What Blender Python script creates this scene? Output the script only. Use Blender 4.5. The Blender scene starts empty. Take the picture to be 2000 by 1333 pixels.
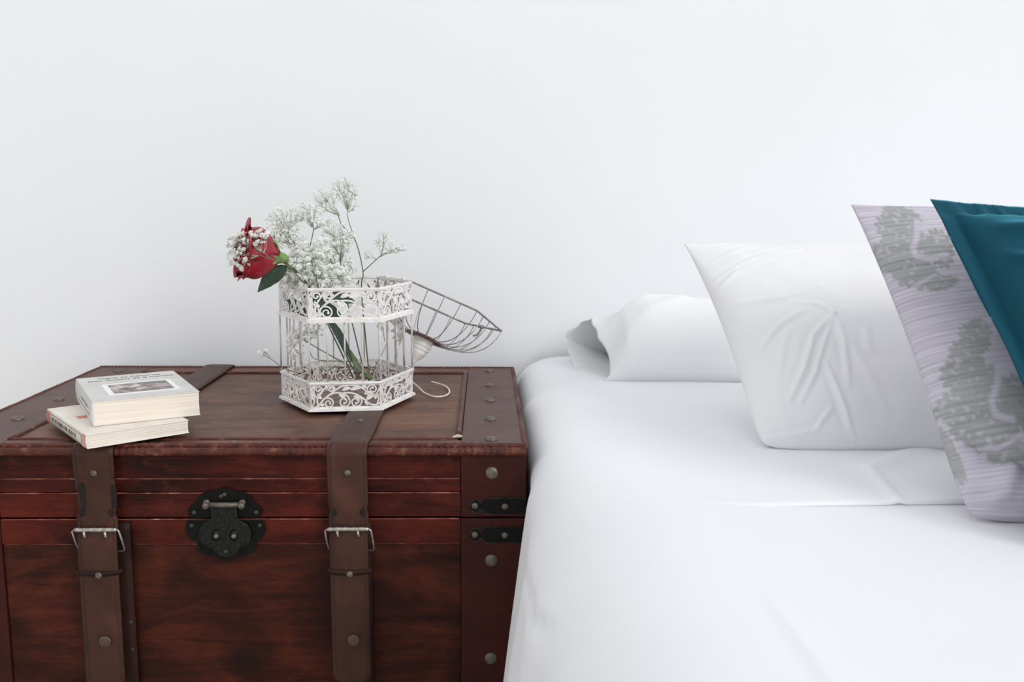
import bpy, bmesh, math, random
from mathutils import Vector, Matrix, noise
random.seed(7)
R = math.radians
scn = bpy.context.scene
COL = scn.collection

# ------------------------------------------------------------------ camera
CAM = Vector((0, -1.8, .825))
FPX, PITCH, YAW, ROLL = 1786.3, .153644, .0303228, .0080405
fw = Vector((math.sin(YAW)*math.cos(PITCH), math.cos(YAW)*math.cos(PITCH), -math.sin(PITCH)))
rt0 = Vector((math.cos(YAW), -math.sin(YAW), 0)); up0 = rt0.cross(fw)
rt = rt0*math.cos(ROLL)+up0*math.sin(ROLL); up = up0*math.cos(ROLL)-rt0*math.sin(ROLL)
cd = bpy.data.cameras.new('camera'); cam = bpy.data.objects.new('camera', cd); COL.objects.link(cam)
cd.sensor_width = 36; cd.lens = FPX/2000*36; cd.clip_start = .02
cd.dof.use_dof = True; cd.dof.focus_distance = 1.32; cd.dof.aperture_fstop = 9
M = Matrix((rt, up, -fw)).transposed().to_4x4(); M.translation = CAM
cam.matrix_world = M
scn.camera = cam

# ------------------------------------------------------------------ light
w = bpy.data.worlds.new('world'); scn.world = w; w.use_nodes = True
w.node_tree.nodes['Background'].inputs[0].default_value = (.955, .975, 1, 1)
w.node_tree.nodes['Background'].inputs[1].default_value = .86
sl = bpy.data.lights.new('window_daylight', 'SUN'); sl.energy = 1.15; sl.angle = R(24); sl.color = (1, .985, .965)
so = bpy.data.objects.new('window_daylight', sl); COL.objects.link(so); so.location = (2.5, -3, 2.6)
so.rotation_euler = Vector((-.64, .60, -.48)).to_track_quat('-Z', 'Y').to_euler()
scn.view_settings.view_transform = 'Standard'; scn.view_settings.look = 'None'
scn.view_settings.gamma = 1; scn.view_settings.exposure = 0.07
scn.view_settings.use_curve_mapping = False

# ------------------------------------------------------------------ helpers
def srgb(r, g, b):
    f = lambda c: (c/255/12.92) if c/255 <= .04045 else ((c/255+.055)/1.055)**2.4
    return (f(r), f(g), f(b), 1)

def at(px, py, Y):
    """point of the plane y=Y that the photograph shows at (px, py)"""
    d = fw*FPX+rt*(px-1000)-up*(py-666.5)
    return CAM+d*((Y-CAM.y)/d.y)

WL = {}          # world placement (rotation, origin) of every object
def setp(o, parent, world, rot=None, scale=None):
    q = rot.copy() if rot is not None else Matrix.Identity(3).to_quaternion()
    WL[o.name] = (q, Vector(world)); loc = Vector(world); lq = q
    if parent is not None:
        pq, pl = WL[parent.name]; o.parent = parent
        loc = pq.inverted() @ (Vector(world)-pl); lq = pq.inverted() @ q
    o.location = loc
    o.rotation_mode = 'QUATERNION'; o.rotation_quaternion = lq
    if scale is not None: o.scale = scale

def tag(o, label=None, cat=None, group=None, kind=None):
    if label: o['label'] = label
    if cat: o['category'] = cat
    if group: o['group'] = group
    if kind: o['kind'] = kind
    return o

def empty(name, loc, label, cat, group=None):
    o = bpy.data.objects.new(name, None); COL.objects.link(o); o.empty_display_size = .05
    setp(o, None, loc); return tag(o, label, cat, group)

def smooth(me, on=True):
    me.polygons.foreach_set('use_smooth', [on]*len(me.polygons))

def mk(name, verts, faces, mat, parent=None, sm=False, center=True):
    vs = [Vector(v) for v in verts]
    if center:
        c = Vector([(min(v[i] for v in vs)+max(v[i] for v in vs))/2 for i in range(3)])
    else: c = Vector((0, 0, 0))
    me = bpy.data.meshes.new(name); me.from_pydata([tuple(v-c) for v in vs], [], faces); me.update()
    if sm: smooth(me)
    me.materials.append(mat)
    o = bpy.data.objects.new(name, me); COL.objects.link(o); setp(o, parent, c)
    return o

def inst(name, me, loc, parent, rot=None, scale=None):
    o = bpy.data.objects.new(name, me); COL.objects.link(o); setp(o, parent, loc, rot, scale)
    return o

class MB:
    def __init__(s): s.v = []; s.f = []
    def add(s, v, f):
        n = len(s.v); s.v += [Vector(x) for x in v]; s.f += [tuple(i+n for i in q) for q in f]; return s
    def build(s, name, mat, parent=None, sm=False): return mk(name, s.v, s.f, mat, parent, sm)

def tube_geo(pts, rad, n=6, cap=True, closed=False):
    pts = [Vector(p) for p in pts]; m = len(pts)
    if not hasattr(rad, '__len__'): rad = [rad]*m
    v = []; f = []; nrm = None
    for i, p in enumerate(pts):
        if closed: t = pts[(i+1) % m]-pts[i-1]
        else: t = pts[min(i+1, m-1)]-pts[max(i-1, 0)]
        if t.length < 1e-9: t = Vector((0, 0, 1))
        t.normalize()
        if nrm is None:
            a = Vector((0, 0, 1)) if abs(t.z) < .9 else Vector((1, 0, 0))
            nrm = (a-t*a.dot(t)).normalized()
        else: nrm = (nrm-t*nrm.dot(t)).normalized()
        b = t.cross(nrm)
        for k in range(n):
            an = 2*math.pi*k/n
            v.append(p+(nrm*math.cos(an)+b*math.sin(an))*rad[i])
    for i in range(m if closed else m-1):
        j = (i+1) % m
        for k in range(n):
            f.append((i*n+k, i*n+(k+1) % n, j*n+(k+1) % n, j*n+k))
    if cap and not closed:
        f.append(tuple(range(n))[::-1]); f.append(tuple((m-1)*n+k for k in range(n)))
    return v, f

def spline(pts, n=8, closed=False):
    P = [Vector(p) for p in pts]; m = len(P); out = []
    for i in range(m if closed else m-1):
        if closed: a, b, c, d = P[i-1], P[i], P[(i+1) % m], P[(i+2) % m]
        else: a, b, c, d = P[max(i-1, 0)], P[i], P[i+1], P[min(i+2, m-1)]
        for k in range(n):
            t = k/n
            out.append(.5*((2*b)+(c-a)*t+(2*a-5*b+4*c-d)*t*t+(3*b-a-3*c+d)*t**3))
    if not closed: out.append(P[-1])
    return out

def box_geo(x0, x1, y0, y1, z0, z1, bev=0.0, seg=2):
    bm = bmesh.new(); bmesh.ops.create_cube(bm, size=1)
    for v in bm.verts:
        v.co = Vector((x0+(v.co.x+.5)*(x1-x0), y0+(v.co.y+.5)*(y1-y0), z0+(v.co.z+.5)*(z1-z0)))
    if bev: bmesh.ops.bevel(bm, geom=bm.edges[:], offset=bev, segments=seg, profile=.5, affect='EDGES')
    bm.verts.index_update()
    r = [v.co.copy() for v in bm.verts], [tuple(v.index for v in q.verts) for q in bm.faces]
    bm.free(); return r

def lathe_geo(prof, n=20):
    """prof: (r, z) from base to tip, around +z"""
    v = []; f = []; rows = []
    for r, z in prof:
        if r < 1e-6: rows.append([len(v)]); v.append(Vector((0, 0, z)))
        else:
            rows.append(list(range(len(v), len(v)+n)))
            v += [Vector((r*math.cos(2*math.pi*k/n), r*math.sin(2*math.pi*k/n), z)) for k in range(n)]
    for a, b in zip(rows, rows[1:]):
        for k in range(n):
            q = [a[k % len(a)], a[(k+1) % len(a)], b[(k+1) % len(b)], b[k % len(b)]]
            q = list(dict.fromkeys(q))
            if len(q) > 2: f.append(tuple(q))
    return v, f

def me_from(name, geo, mat, sm=False):
    me = bpy.data.meshes.new(name); me.from_pydata([tuple(v) for v in geo[0]], [], geo[1]); me.update()
    if sm: smooth(me)
    me.materials.append(mat); return me

def curve_mesh(name, loops, depth, bevel, mat, text=None, size=1.0):
    """filled 2D outline(s) with holes -> mesh in the xy plane, extruded along z"""
    if text is not None:
        cu = bpy.data.curves.new(name, 'FONT'); cu.body = text; cu.size = size
        cu.align_x = 'CENTER'; cu.align_y = 'CENTER'; cu.resolution_u = 3
    else:
        cu = bpy.data.curves.new(name, 'CURVE'); cu.dimensions = '2D'; cu.fill_mode = 'BOTH'
        for lp in loops:
            s = cu.splines.new('POLY'); s.points.add(len(lp)-1); s.use_cyclic_u = True
            for p, q in zip(s.points, lp): p.co = (q[0], q[1], 0, 1)
    cu.extrude = depth/2; cu.bevel_depth = bevel; cu.bevel_resolution = 1
    o = bpy.data.objects.new(name, cu); COL.objects.link(o)
    dg = bpy.context.evaluated_depsgraph_get()
    me = bpy.data.meshes.new_from_object(o.evaluated_get(dg))
    me.name = name; bpy.data.objects.remove(o); bpy.data.curves.remove(cu)
    me.materials.clear(); me.materials.append(mat); return me

FRONT = Matrix.Rotation(R(90), 3, 'X').to_quaternion()      # xy outline -> facing -y

# ------------------------------------------------------------------ materials
def new_mat(name):
    m = bpy.data.materials.new(name); m.use_nodes = True
    nt = m.node_tree; b = nt.nodes['Principled BSDF']; return m, nt, b
def nd(nt, t, **kw):
    n = nt.nodes.new(t)
    for k, v in kw.items():
        if k in n.inputs: n.inputs[k].default_value = v
        else: setattr(n, k, v)
    return n
def ramp(nt, stops):
    n = nt.nodes.new('ShaderNodeValToRGB'); e = n.color_ramp.elements
    while len(e) < len(stops): e.new(.5)
    for q, (p, c) in zip(e, stops): q.position = p; q.color = c
    return n
def coords(nt, scale, kind='Object'):
    tc = nt.nodes.new('ShaderNodeTexCoord'); mp = nt.nodes.new('ShaderNodeMapping')
    mp.inputs['Scale'].default_value = scale
    nt.links.new(tc.outputs[kind], mp.inputs[0]); return mp.outputs[0]
def mat_noise(name, stops, scale=(5, 5, 5), nscale=1, detail=4, rough=.6, bump=0, bscale=(200, 200, 200), metallic=0, rough2=None, spec=.5, geo=True, dist=0):
    m, nt, b = new_mat(name); L = nt.links.new
    if geo:
        g = nt.nodes.new('ShaderNodeNewGeometry'); mp = nt.nodes.new('ShaderNodeMapping'); mp.inputs['Scale'].default_value = scale
        L(g.outputs['Position'], mp.inputs[0]); co = mp.outputs[0]
    else: co = coords(nt, scale)
    n = nd(nt, 'ShaderNodeTexNoise', Scale=nscale, Detail=detail, Roughness=.6, Distortion=dist); L(co, n.inputs['Vector'])
    r = ramp(nt, stops); L(n.outputs['Fac'], r.inputs[0]); L(r.outputs[0], b.inputs['Base Color'])
    b.inputs['Roughness'].default_value = rough; b.inputs['Metallic'].default_value = metallic
    b.inputs['Specular IOR Level'].default_value = spec
    if rough2 is not None:
        mr = nd(nt, 'ShaderNodeMapRange'); mr.inputs['To Min'].default_value = rough; mr.inputs['To Max'].default_value = rough2
        L(n.outputs['Fac'], mr.inputs[0]); L(mr.outputs[0], b.inputs['Roughness'])
    if bump:
        g2 = nt.nodes.new('ShaderNodeNewGeometry'); mp2 = nt.nodes.new('ShaderNodeMapping'); mp2.inputs['Scale'].default_value = bscale
        L(g2.outputs['Position'], mp2.inputs[0])
        n2 = nd(nt, 'ShaderNodeTexNoise', Scale=1, Detail=3); L(mp2.outputs[0], n2.inputs['Vector'])
        bp = nd(nt, 'ShaderNodeBump', Strength=bump, Distance=.002); L(n2.outputs['Fac'], bp.inputs['Height']); L(bp.outputs[0], b.inputs['Normal'])
    return m

def mat_wood(name, dark, mid, light, rough=.38, knots=False, worn=None, spec=.5):
    """stained wood with grain along x"""
    m, nt, b = new_mat(name); L = nt.links.new
    g = nt.nodes.new('ShaderNodeNewGeometry')
    def mp(s):
        q = nt.nodes.new('ShaderNodeMapping'); q.inputs['Scale'].default_value = s; L(g.outputs['Position'], q.inputs[0]); return q.outputs[0]
    grain = nd(nt, 'ShaderNodeTexNoise', Scale=1, Detail=6, Roughness=.65, Distortion=.6); L(mp((7, 60, 80)), grain.inputs['Vector'])
    big = nd(nt, 'ShaderNodeTexNoise', Scale=1, Detail=3, Roughness=.6, Distortion=.8); L(mp((7, 14, 13)), big.inputs['Vector'])
    fine = nd(nt, 'ShaderNodeTexNoise', Scale=1, Detail=2, Roughness=.7); L(mp((60, 420, 420)), fine.inputs['Vector'])
    a = nd(nt, 'ShaderNodeMath', operation='MULTIPLY'); L(grain.outputs['Fac'], a.inputs[0]); a.inputs[1].default_value = .34
    c = nd(nt, 'ShaderNodeMath', operation='MULTIPLY_ADD'); L(big.outputs['Fac'], c.inputs[0]); c.inputs[1].default_value = .50; L(a.outputs[0], c.inputs[2])
    d = nd(nt, 'ShaderNodeMath', operation='MULTIPLY_ADD'); L(fine.outputs['Fac'], d.inputs[0]); d.inputs[1].default_value = .16; L(c.outputs[0], d.inputs[2])
    r = ramp(nt, [(.38, dark), (.5, mid), (.62, light)]); L(d.outputs[0], r.inputs[0])
    out = r.outputs[0]
    if knots:
        vo = nd(nt, 'ShaderNodeTexVoronoi', Scale=1); vo.inputs['Randomness'].default_value = 1; L(mp((5.5, 5, 7.5)), vo.inputs['Vector'])
        kr = ramp(nt, [(.03, (0, 0, 0, 1)), (.22, (1, 1, 1, 1))]); L(vo.outputs['Distance'], kr.inputs[0])
        mx = nd(nt, 'ShaderNodeMixRGB', blend_type='MIX'); L(kr.outputs[0], mx.inputs[0]); mx.inputs[1].default_value = srgb(34, 18, 16); L(out, mx.inputs[2]); out = mx.outputs[0]
    if worn:
        wn = nd(nt, 'ShaderNodeTexNoise', Scale=1, Detail=5, Roughness=.7); L(mp((30, 60, 60)), wn.inputs['Vector'])
        wr = ramp(nt, [(.56, (0, 0, 0, 1)), (.72, (1, 1, 1, 1))]); L(wn.outputs['Fac'], wr.inputs[0])
        mx = nd(nt, 'ShaderNodeMixRGB', blend_type='MIX'); L(wr.outputs[0], mx.inputs[0]); L(out, mx.inputs[1]); mx.inputs[2].default_value = worn; out = mx.outputs[0]
    L(out, b.inputs['Base Color']); b.inputs['Specular IOR Level'].default_value = spec
    rr = nd(nt, 'ShaderNodeMapRange'); rr.inputs['To Min'].default_value = rough-.06; rr.inputs['To Max'].default_value = rough+.14
    L(grain.outputs['Fac'], rr.inputs[0]); L(rr.outputs[0], b.inputs['Roughness'])
    bp = nd(nt, 'ShaderNodeBump', Strength=.12, Distance=.001); L(grain.outputs['Fac'], bp.inputs['Height']); L(bp.outputs[0], b.inputs['Normal'])
    return m

WALL = mat_noise('wall_paint', [(.3, (.85, .862, .88, 1)), (.7, (.87, .882, .90, 1))], scale=(3, 3, 3), rough=.85, bump=.03, bscale=(90, 90, 90), spec=.2)
FLOOR = mat_wood('floor_oak', srgb(176, 164, 150), srgb(196, 186, 174), srgb(210, 202, 192), rough=.5)
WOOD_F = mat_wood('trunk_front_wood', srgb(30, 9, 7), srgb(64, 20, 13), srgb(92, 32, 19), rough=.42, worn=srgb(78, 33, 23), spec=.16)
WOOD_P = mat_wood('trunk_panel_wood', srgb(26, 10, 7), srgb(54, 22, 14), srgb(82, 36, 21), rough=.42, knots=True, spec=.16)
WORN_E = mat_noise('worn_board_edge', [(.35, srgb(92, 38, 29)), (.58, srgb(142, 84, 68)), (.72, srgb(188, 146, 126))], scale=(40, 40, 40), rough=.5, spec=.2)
WOOD_T = mat_wood('trunk_top_wood', srgb(60, 36, 27), srgb(94, 62, 48), srgb(124, 86, 65), rough=.48, worn=srgb(118, 84, 68), spec=.35)  # base lightened: grazing reflection on the top is put into the colour
CORE = mat_noise('trunk_core_wood', [(.3, srgb(30, 14, 12)), (.7, srgb(44, 20, 16))], rough=.6)
BEAD = mat_noise('trunk_bead_wood', [(.35, srgb(66, 28, 20)), (.58, srgb(90, 44, 32)), (.76, srgb(134, 92, 74))], scale=(60, 60, 60), spec=.3, rough=.45)
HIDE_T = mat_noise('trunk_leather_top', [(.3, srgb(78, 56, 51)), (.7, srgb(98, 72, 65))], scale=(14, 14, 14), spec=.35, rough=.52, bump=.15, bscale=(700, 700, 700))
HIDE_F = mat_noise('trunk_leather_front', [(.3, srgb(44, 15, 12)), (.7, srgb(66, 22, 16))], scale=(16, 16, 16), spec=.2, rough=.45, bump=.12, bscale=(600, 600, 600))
STRAP = mat_noise('strap_leather', [(.3, srgb(58, 34, 27)), (.55, srgb(71, 43, 34)), (.75, srgb(88, 55, 44))], scale=(18, 18, 14), spec=.24, rough=.45, bump=.12, bscale=(500, 500, 500))  # shade on the trunk front is partly put into this leather tone
STRAP_D = mat_noise('strap_leather_dark', [(.3, srgb(34, 18, 14)), (.7, srgb(50, 29, 23))], scale=(18, 18, 18), spec=.2, rough=.55)
TORN = mat_noise('torn_leather', [(.3, srgb(14, 10, 9)), (.7, srgb(32, 20, 17))], scale=(90, 90, 90), rough=.9)
STITCH = mat_noise('stitch_thread', [(.3, srgb(40, 26, 22)), (.7, srgb(58, 40, 34))], scale=(90, 90, 90), rough=.8)
BRONZE = mat_noise('antique_bronze', [(.3, srgb(84, 76, 69)), (.7, srgb(124, 114, 104))], scale=(140, 140, 140), rough=.42, metallic=.45)
STEEL = mat_noise('worn_steel', [(.3, srgb(150, 146, 140)), (.7, srgb(205, 200, 194))], scale=(160, 160, 160), rough=.3, metallic=.9)
IRON = mat_noise('black_iron', [(.3, srgb(10, 11, 11)), (.7, srgb(21, 22, 21))], scale=(120, 120, 120), spec=.15, rough=.45, metallic=.1, bump=.25, bscale=(900, 900, 900))  # tone lowered further to carry the shade on the trunk front
IRON_H = mat_noise('engraved_iron', [(.35, srgb(15, 16, 15)), (.65, srgb(42, 42, 39))], scale=(330, 330, 330), spec=.18, rough=.48, metallic=.15, bump=.5, bscale=(800, 800, 800))
HOLE = mat_noise('hole_shade', [(.3, srgb(6, 6, 6)), (.7, srgb(12, 11, 11))], rough=.8)
CHIP = mat_noise('bare_wood_chip', [(.3, srgb(176, 160, 140)), (.7, srgb(205, 190, 170))], scale=(300, 300, 300), rough=.7)
CAGE = mat_noise('cage_white_enamel', [(.22, srgb(160, 144, 132)), (.34, srgb(222, 218, 213)), (.55, srgb(240, 238, 235))], scale=(75, 75, 75), detail=6, rough=.45)
WIRE = mat_noise('cage_wire_enamel', [(.25, srgb(130, 118, 108)), (.45, srgb(196, 190, 185)), (.7, srgb(226, 222, 218))], scale=(90, 90, 60), rough=.45)
LIDW = mat_noise('lid_wire_grey', [(.3, srgb(108, 104, 101)), (.55, srgb(142, 138, 135)), (.75, srgb(196, 193, 190))], scale=(60, 60, 60), rough=.45)  # grey carries the shade on the white wires of the upturned lid
RUST = mat_noise('rusty_metal', [(.3, srgb(96, 72, 66)), (.6, srgb(132, 110, 102)), (.78, srgb(178, 165, 156))], scale=(60, 60, 60), rough=.6)
PAGE = None
COVER_G = mat_noise('cover_grey', [(.3, srgb(196, 196, 192)), (.7, srgb(214, 214, 211))], scale=(25, 25, 25), rough=.6)
COVER_C = mat_noise('cover_cream', [(.3, srgb(222, 214, 200)), (.7, srgb(236, 230, 219))], scale=(25, 25, 25), rough=.6)
PRINT_W = mat_noise('print_white', [(.3, srgb(232, 232, 232)), (.7, srgb(244, 244, 244))], rough=.6)
PRINT_K = mat_noise('print_black', [(.3, srgb(112, 108, 103)), (.7, srgb(134, 130, 124))], rough=.7)
PRINT_O = mat_noise('print_orange', [(.3, srgb(205, 120, 98)), (.7, srgb(222, 140, 116))], scale=(60, 60, 60), rough=.6)
PICT = mat_noise('cover_picture', [(.30, srgb(92, 86, 88)), (.47, srgb(134, 126, 128)), (.56, srgb(190, 172, 166)), (.66, srgb(226, 216, 208))], scale=(34, 34, 34), detail=3, rough=.6, dist=.5)
def page_mat():
    m, nt, b = new_mat('book_pages'); L = nt.links.new
    g = nt.nodes.new('ShaderNodeNewGeometry'); mp = nt.nodes.new('ShaderNodeMapping'); mp.inputs['Scale'].default_value = (9, 9, 1500)
    L(g.outputs['Position'], mp.inputs[0])
    n = nd(nt, 'ShaderNodeTexNoise', Scale=1, Detail=2); L(mp.outputs[0], n.inputs['Vector'])
    r = ramp(nt, [(.25, srgb(216, 202, 184)), (.5, srgb(236, 226, 212)), (.7, srgb(243, 236, 226))]); L(n.outputs['Fac'], r.inputs[0]); L(r.outputs[0], b.inputs['Base Color'])
    b.inputs['Roughness'].default_value = .8
    return m
PAGE = page_mat()
def fabric(name, c0, c1, rough=.9, weave=1400, bump=.06, sheen=.1, trans=0):
    m = mat_noise(name, [(.3, c0), (.7, c1)], scale=(6, 6, 6), rough=rough, bump=bump, bscale=(weave, weave, weave), spec=.15)
    b = m.node_tree.nodes['Principled BSDF']; b.inputs['Sheen Weight'].default_value = sheen
    return m
SHEET = fabric('white_sheet_cotton', (.855, .862, .885, 1), (.875, .882, .902, 1))
PILLOW = fabric('white_pillow_cotton', (.83, .832, .85, 1), (.85, .852, .868, 1))
PILLOW2 = fabric('white_cushion_cotton', (.82, .815, .83, 1), (.85, .845, .86, 1))
TEAL = fabric('teal_velvet', srgb(3, 54, 70), srgb(8, 70, 88), rough=.7, weave=900, bump=.1, sheen=.9)
TEAL.node_tree.nodes['Principled BSDF'].inputs['Sheen Tint'].default_value = srgb(90, 190, 215)
def damask():
    m, nt, b = new_mat('lilac_damask'); L = nt.links.new
    at_ = nd(nt, 'ShaderNodeAttribute', attribute_name='motif')
    uv = nd(nt, 'ShaderNodeAttribute', attribute_name='rib')
    tw = nd(nt, 'ShaderNodeTexNoise', Scale=1, Detail=2)
    mp = nt.nodes.new('ShaderNodeMapping'); mp.inputs['Scale'].default_value = (14, 260, 1); L(uv.outputs['Vector'], mp.inputs[0]); L(mp.outputs[0], tw.inputs['Vector'])
    wv = nd(nt, 'ShaderNodeTexWave', Scale=1, Distortion=1.2, Detail=1); wv.bands_direction = 'Y'
    mp2 = nt.nodes.new('ShaderNodeMapping'); mp2.inputs['Scale'].default_value = (1.5, 62, 1); L(uv.outputs['Vector'], mp2.inputs[0]); L(mp2.outputs[0], wv.inputs['Vector'])
    lil = ramp(nt, [(.25, srgb(184, 178, 190)), (.6, srgb(206, 200, 212)), (.8, srgb(216, 211, 221))]); L(tw.outputs['Fac'], lil.inputs[0])
    mw = nd(nt, 'ShaderNodeMixRGB', blend_type='MULTIPLY'); mw.inputs[0].default_value = .10; L(lil.outputs[0], mw.inputs[1]); L(wv.outputs['Color'], mw.inputs[2])
    gry = ramp(nt, [(.3, srgb(146, 148, 149)), (.7, srgb(174, 176, 176))]); L(tw.outputs['Fac'], gry.inputs[0])
    mx = nd(nt, 'ShaderNodeMixRGB', blend_type='MIX'); L(at_.outputs['Fac'], mx.inputs[0]); L(mw.outputs[0], mx.inputs[1]); L(gry.outputs[0], mx.inputs[2])
    L(mx.outputs[0], b.inputs['Base Color']); b.inputs['Roughness'].default_value = .8; b.inputs['Specular IOR Level'].default_value = .2
    bp = nd(nt, 'ShaderNodeBump', Strength=.15, Distance=.0006); L(wv.outputs['Fac'], bp.inputs['Height']); L(bp.outputs[0], b.inputs['Normal'])
    return m
DAMASK = damask()
PETAL = mat_noise('rose_petal', [(.3, srgb(120, 5, 24)), (.55, srgb(156, 12, 38)), (.75, srgb(186, 30, 58))], scale=(45, 45, 45), rough=.5)
PETAL.node_tree.nodes['Principled BSDF'].inputs['Sheen Weight'].default_value = .05
SEPAL = mat_noise('sepal_green', [(.3, srgb(92, 128, 62)), (.7, srgb(134, 164, 92))], scale=(120, 120, 120), rough=.5)
LEAF = mat_noise('leaf_green', [(.3, srgb(42, 62, 50)), (.7, srgb(66, 86, 70))], scale=(110, 110, 110), rough=.45)
STEM = mat_noise('stem_green', [(.3, srgb(72, 86, 52)), (.6, srgb(108, 118, 78)), (.8, srgb(150, 152, 118))], scale=(60, 60, 60), rough=.5)
STEM_G = mat_noise('gypsophila_stem', [(.3, srgb(88, 98, 76)), (.7, srgb(122, 130, 104))], scale=(80, 80, 80), rough=.6)
TWIG = mat_noise('gypsophila_twig', [(.3, srgb(150, 156, 134)), (.7, srgb(184, 188, 168))], scale=(80, 80, 80), rough=.6)
FLOWER = mat_noise('gypsophila_white', [(.3, (.90, .91, .87, 1)), (.7, (.97, .98, .96, 1))], scale=(160, 160, 160), rough=.7)
BUD = mat_noise('gypsophila_bud', [(.3, srgb(186, 194, 168)), (.7, srgb(226, 230, 212))], scale=(160, 160, 160), rough=.7)

for m_ in (FLOWER,):
    nt_ = m_.node_tree; b_ = nt_.nodes['Principled BSDF']; o_ = nt_.nodes['Material Output']
    tr_ = nt_.nodes.new('ShaderNodeBsdfTranslucent'); tr_.inputs[0].default_value = (.95, .96, .93, 1)
    mx_ = nt_.nodes.new('ShaderNodeMixShader'); mx_.inputs[0].default_value = .25
    nt_.links.new(b_.outputs[0], mx_.inputs[1]); nt_.links.new(tr_.outputs[0], mx_.inputs[2]); nt_.links.new(mx_.outputs[0], o_.inputs[0])

# ------------------------------------------------------------------ room
tag(mk('wall_back', *box_geo(-4, 4, 0, .12, 0, 2.7), WALL), 'plain white painted wall behind trunk and bed', kind='structure')
fl = tag(mk('floor', *box_geo(-4, 4, -4.2, 0, -.05, 0), FLOOR), 'wooden floor under trunk and bed', kind='structure')

# ------------------------------------------------------------------ trunk
X0, X1, YB, YF, ZT, ZS = -.7384, .0567, -.045, -.620, .5, .402
SL, SR = -.640, -.031          # inner borders of the leather end strips
trunk = empty('storage_trunk', ((X0+X1)/2, (YB+YF)/2, 0), 'dark reddish-brown wooden storage trunk with leather straps and iron lock', 'trunk')
T = trunk
mk('body', *box_geo(X0+.003, X1-.003, YF+.004, YB, .012, ZS-.001, .002), CORE, T)
lid = mk('lid', *box_geo(X0+.003, X1-.003, YF+.004, YB, ZS+.0015, ZT-.003, .002), CORE, T)
mk('foot_rail', *box_geo(X0+.02, X1-.02, YF+.03, YB-.03, 0, .014, .002), CORE, T)
# front boards
def board(z0, z1, y, mat, x0=SL, x1=SR, worn=True):
    p = mk('plank', *box_geo(x0+.0005, x1-.0005, y, YF+.012, z0+.0003, z1-.0003, .0006), mat, T)
    if worn:
        n = 60; rn = random.Random(int(z1*1e4)); pts = [(x0+.002+(x1-x0-.004)*i/n, y+.0004, z1-.0007) for i in range(n+1)]
        mk('worn_edge', *tube_geo(pts, [.0006+.0005*rn.random() for _ in pts], 5), WORN_E, p, True)
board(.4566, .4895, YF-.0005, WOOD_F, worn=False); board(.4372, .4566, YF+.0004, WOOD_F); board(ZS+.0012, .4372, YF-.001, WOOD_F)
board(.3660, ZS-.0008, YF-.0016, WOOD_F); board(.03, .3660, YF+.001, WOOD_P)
board(.0, .03, YF-.001, WOOD_F, worn=False)
# top: panel and frame rails
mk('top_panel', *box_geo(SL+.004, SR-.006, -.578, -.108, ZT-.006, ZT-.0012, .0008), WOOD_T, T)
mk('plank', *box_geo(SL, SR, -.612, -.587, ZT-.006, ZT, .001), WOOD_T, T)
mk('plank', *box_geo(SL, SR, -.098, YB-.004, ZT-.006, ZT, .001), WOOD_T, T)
# leather end strips over the corners
def strip(x0, x1, y0, y1, z0, z1, mat): return mk('leather_strip', *box_geo(x0, x1, y0, y1, z0, z1, .0012), mat, T)
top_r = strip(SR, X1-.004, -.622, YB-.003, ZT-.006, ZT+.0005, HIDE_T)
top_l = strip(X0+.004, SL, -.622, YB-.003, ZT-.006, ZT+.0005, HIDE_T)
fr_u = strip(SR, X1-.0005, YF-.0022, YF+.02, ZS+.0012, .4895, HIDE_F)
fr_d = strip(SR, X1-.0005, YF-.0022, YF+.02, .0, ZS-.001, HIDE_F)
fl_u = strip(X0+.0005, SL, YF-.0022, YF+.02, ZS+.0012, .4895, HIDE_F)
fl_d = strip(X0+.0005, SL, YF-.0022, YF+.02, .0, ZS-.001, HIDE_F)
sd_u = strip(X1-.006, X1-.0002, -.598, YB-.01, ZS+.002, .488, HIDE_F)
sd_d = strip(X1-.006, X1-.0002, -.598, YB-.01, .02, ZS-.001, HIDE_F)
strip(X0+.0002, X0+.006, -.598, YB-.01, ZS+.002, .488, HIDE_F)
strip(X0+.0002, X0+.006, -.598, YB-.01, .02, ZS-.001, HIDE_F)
# rounded beads, the outer ones ridged like rope
def bead(a, b, r, ridged=False, pitch=.0085):
    a, b = Vector(a), Vector(b); ln = (b-a).length
    n = max(2, int(ln/.0016)) if ridged else 26
    pts = []; rad = []
    for i in range(n+1):
        t = i/n; pts.append(a.lerp(b, t))
        rr = r*(1+.02*math.sin(t*37)+.02*math.sin(t*91+2))
        if ridged: rr *= 1+.11*math.sin(2*math.pi*t*ln/pitch)*(.6+.4*math.sin(t*23))
        rad.append(rr)
    g = tube_geo(pts, rad, 10); return mk('bead', *g, BEAD, T, True)
bead((X0, -.6245, .4945), (X1-.001, -.6245, .4945), .0058, True)
bead((X0, -.618, .5005), (X1-.001, -.618, .5005), .0040, True, .012)
bead((X1-.0025, -.626, .4985), (X1-.0025, YB, .4985), .0042, True, .0045)
bead((X0+.0025, -.626, .4985), (X0+.0025, YB, .4985), .0042, True, .0045)
bead((X0, YB-.002, .4985), (X1, YB-.002, .4985), .0042, True, .007)
bead((SL+.002, -.583, ZT-.001), (SR-.012, -.583, ZT-.001), .0036)
bead((SL+.002, -.103, ZT-.001), (SR-.002, -.103, ZT-.001), .0036)
bead((SL+.002, -.585, ZT-.001), (SL+.002, -.103, ZT-.001), .0042)
bead((SR-.005, -.566, ZT-.0005), (SR-.005, -.103, ZT-.0005), .0044)
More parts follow.
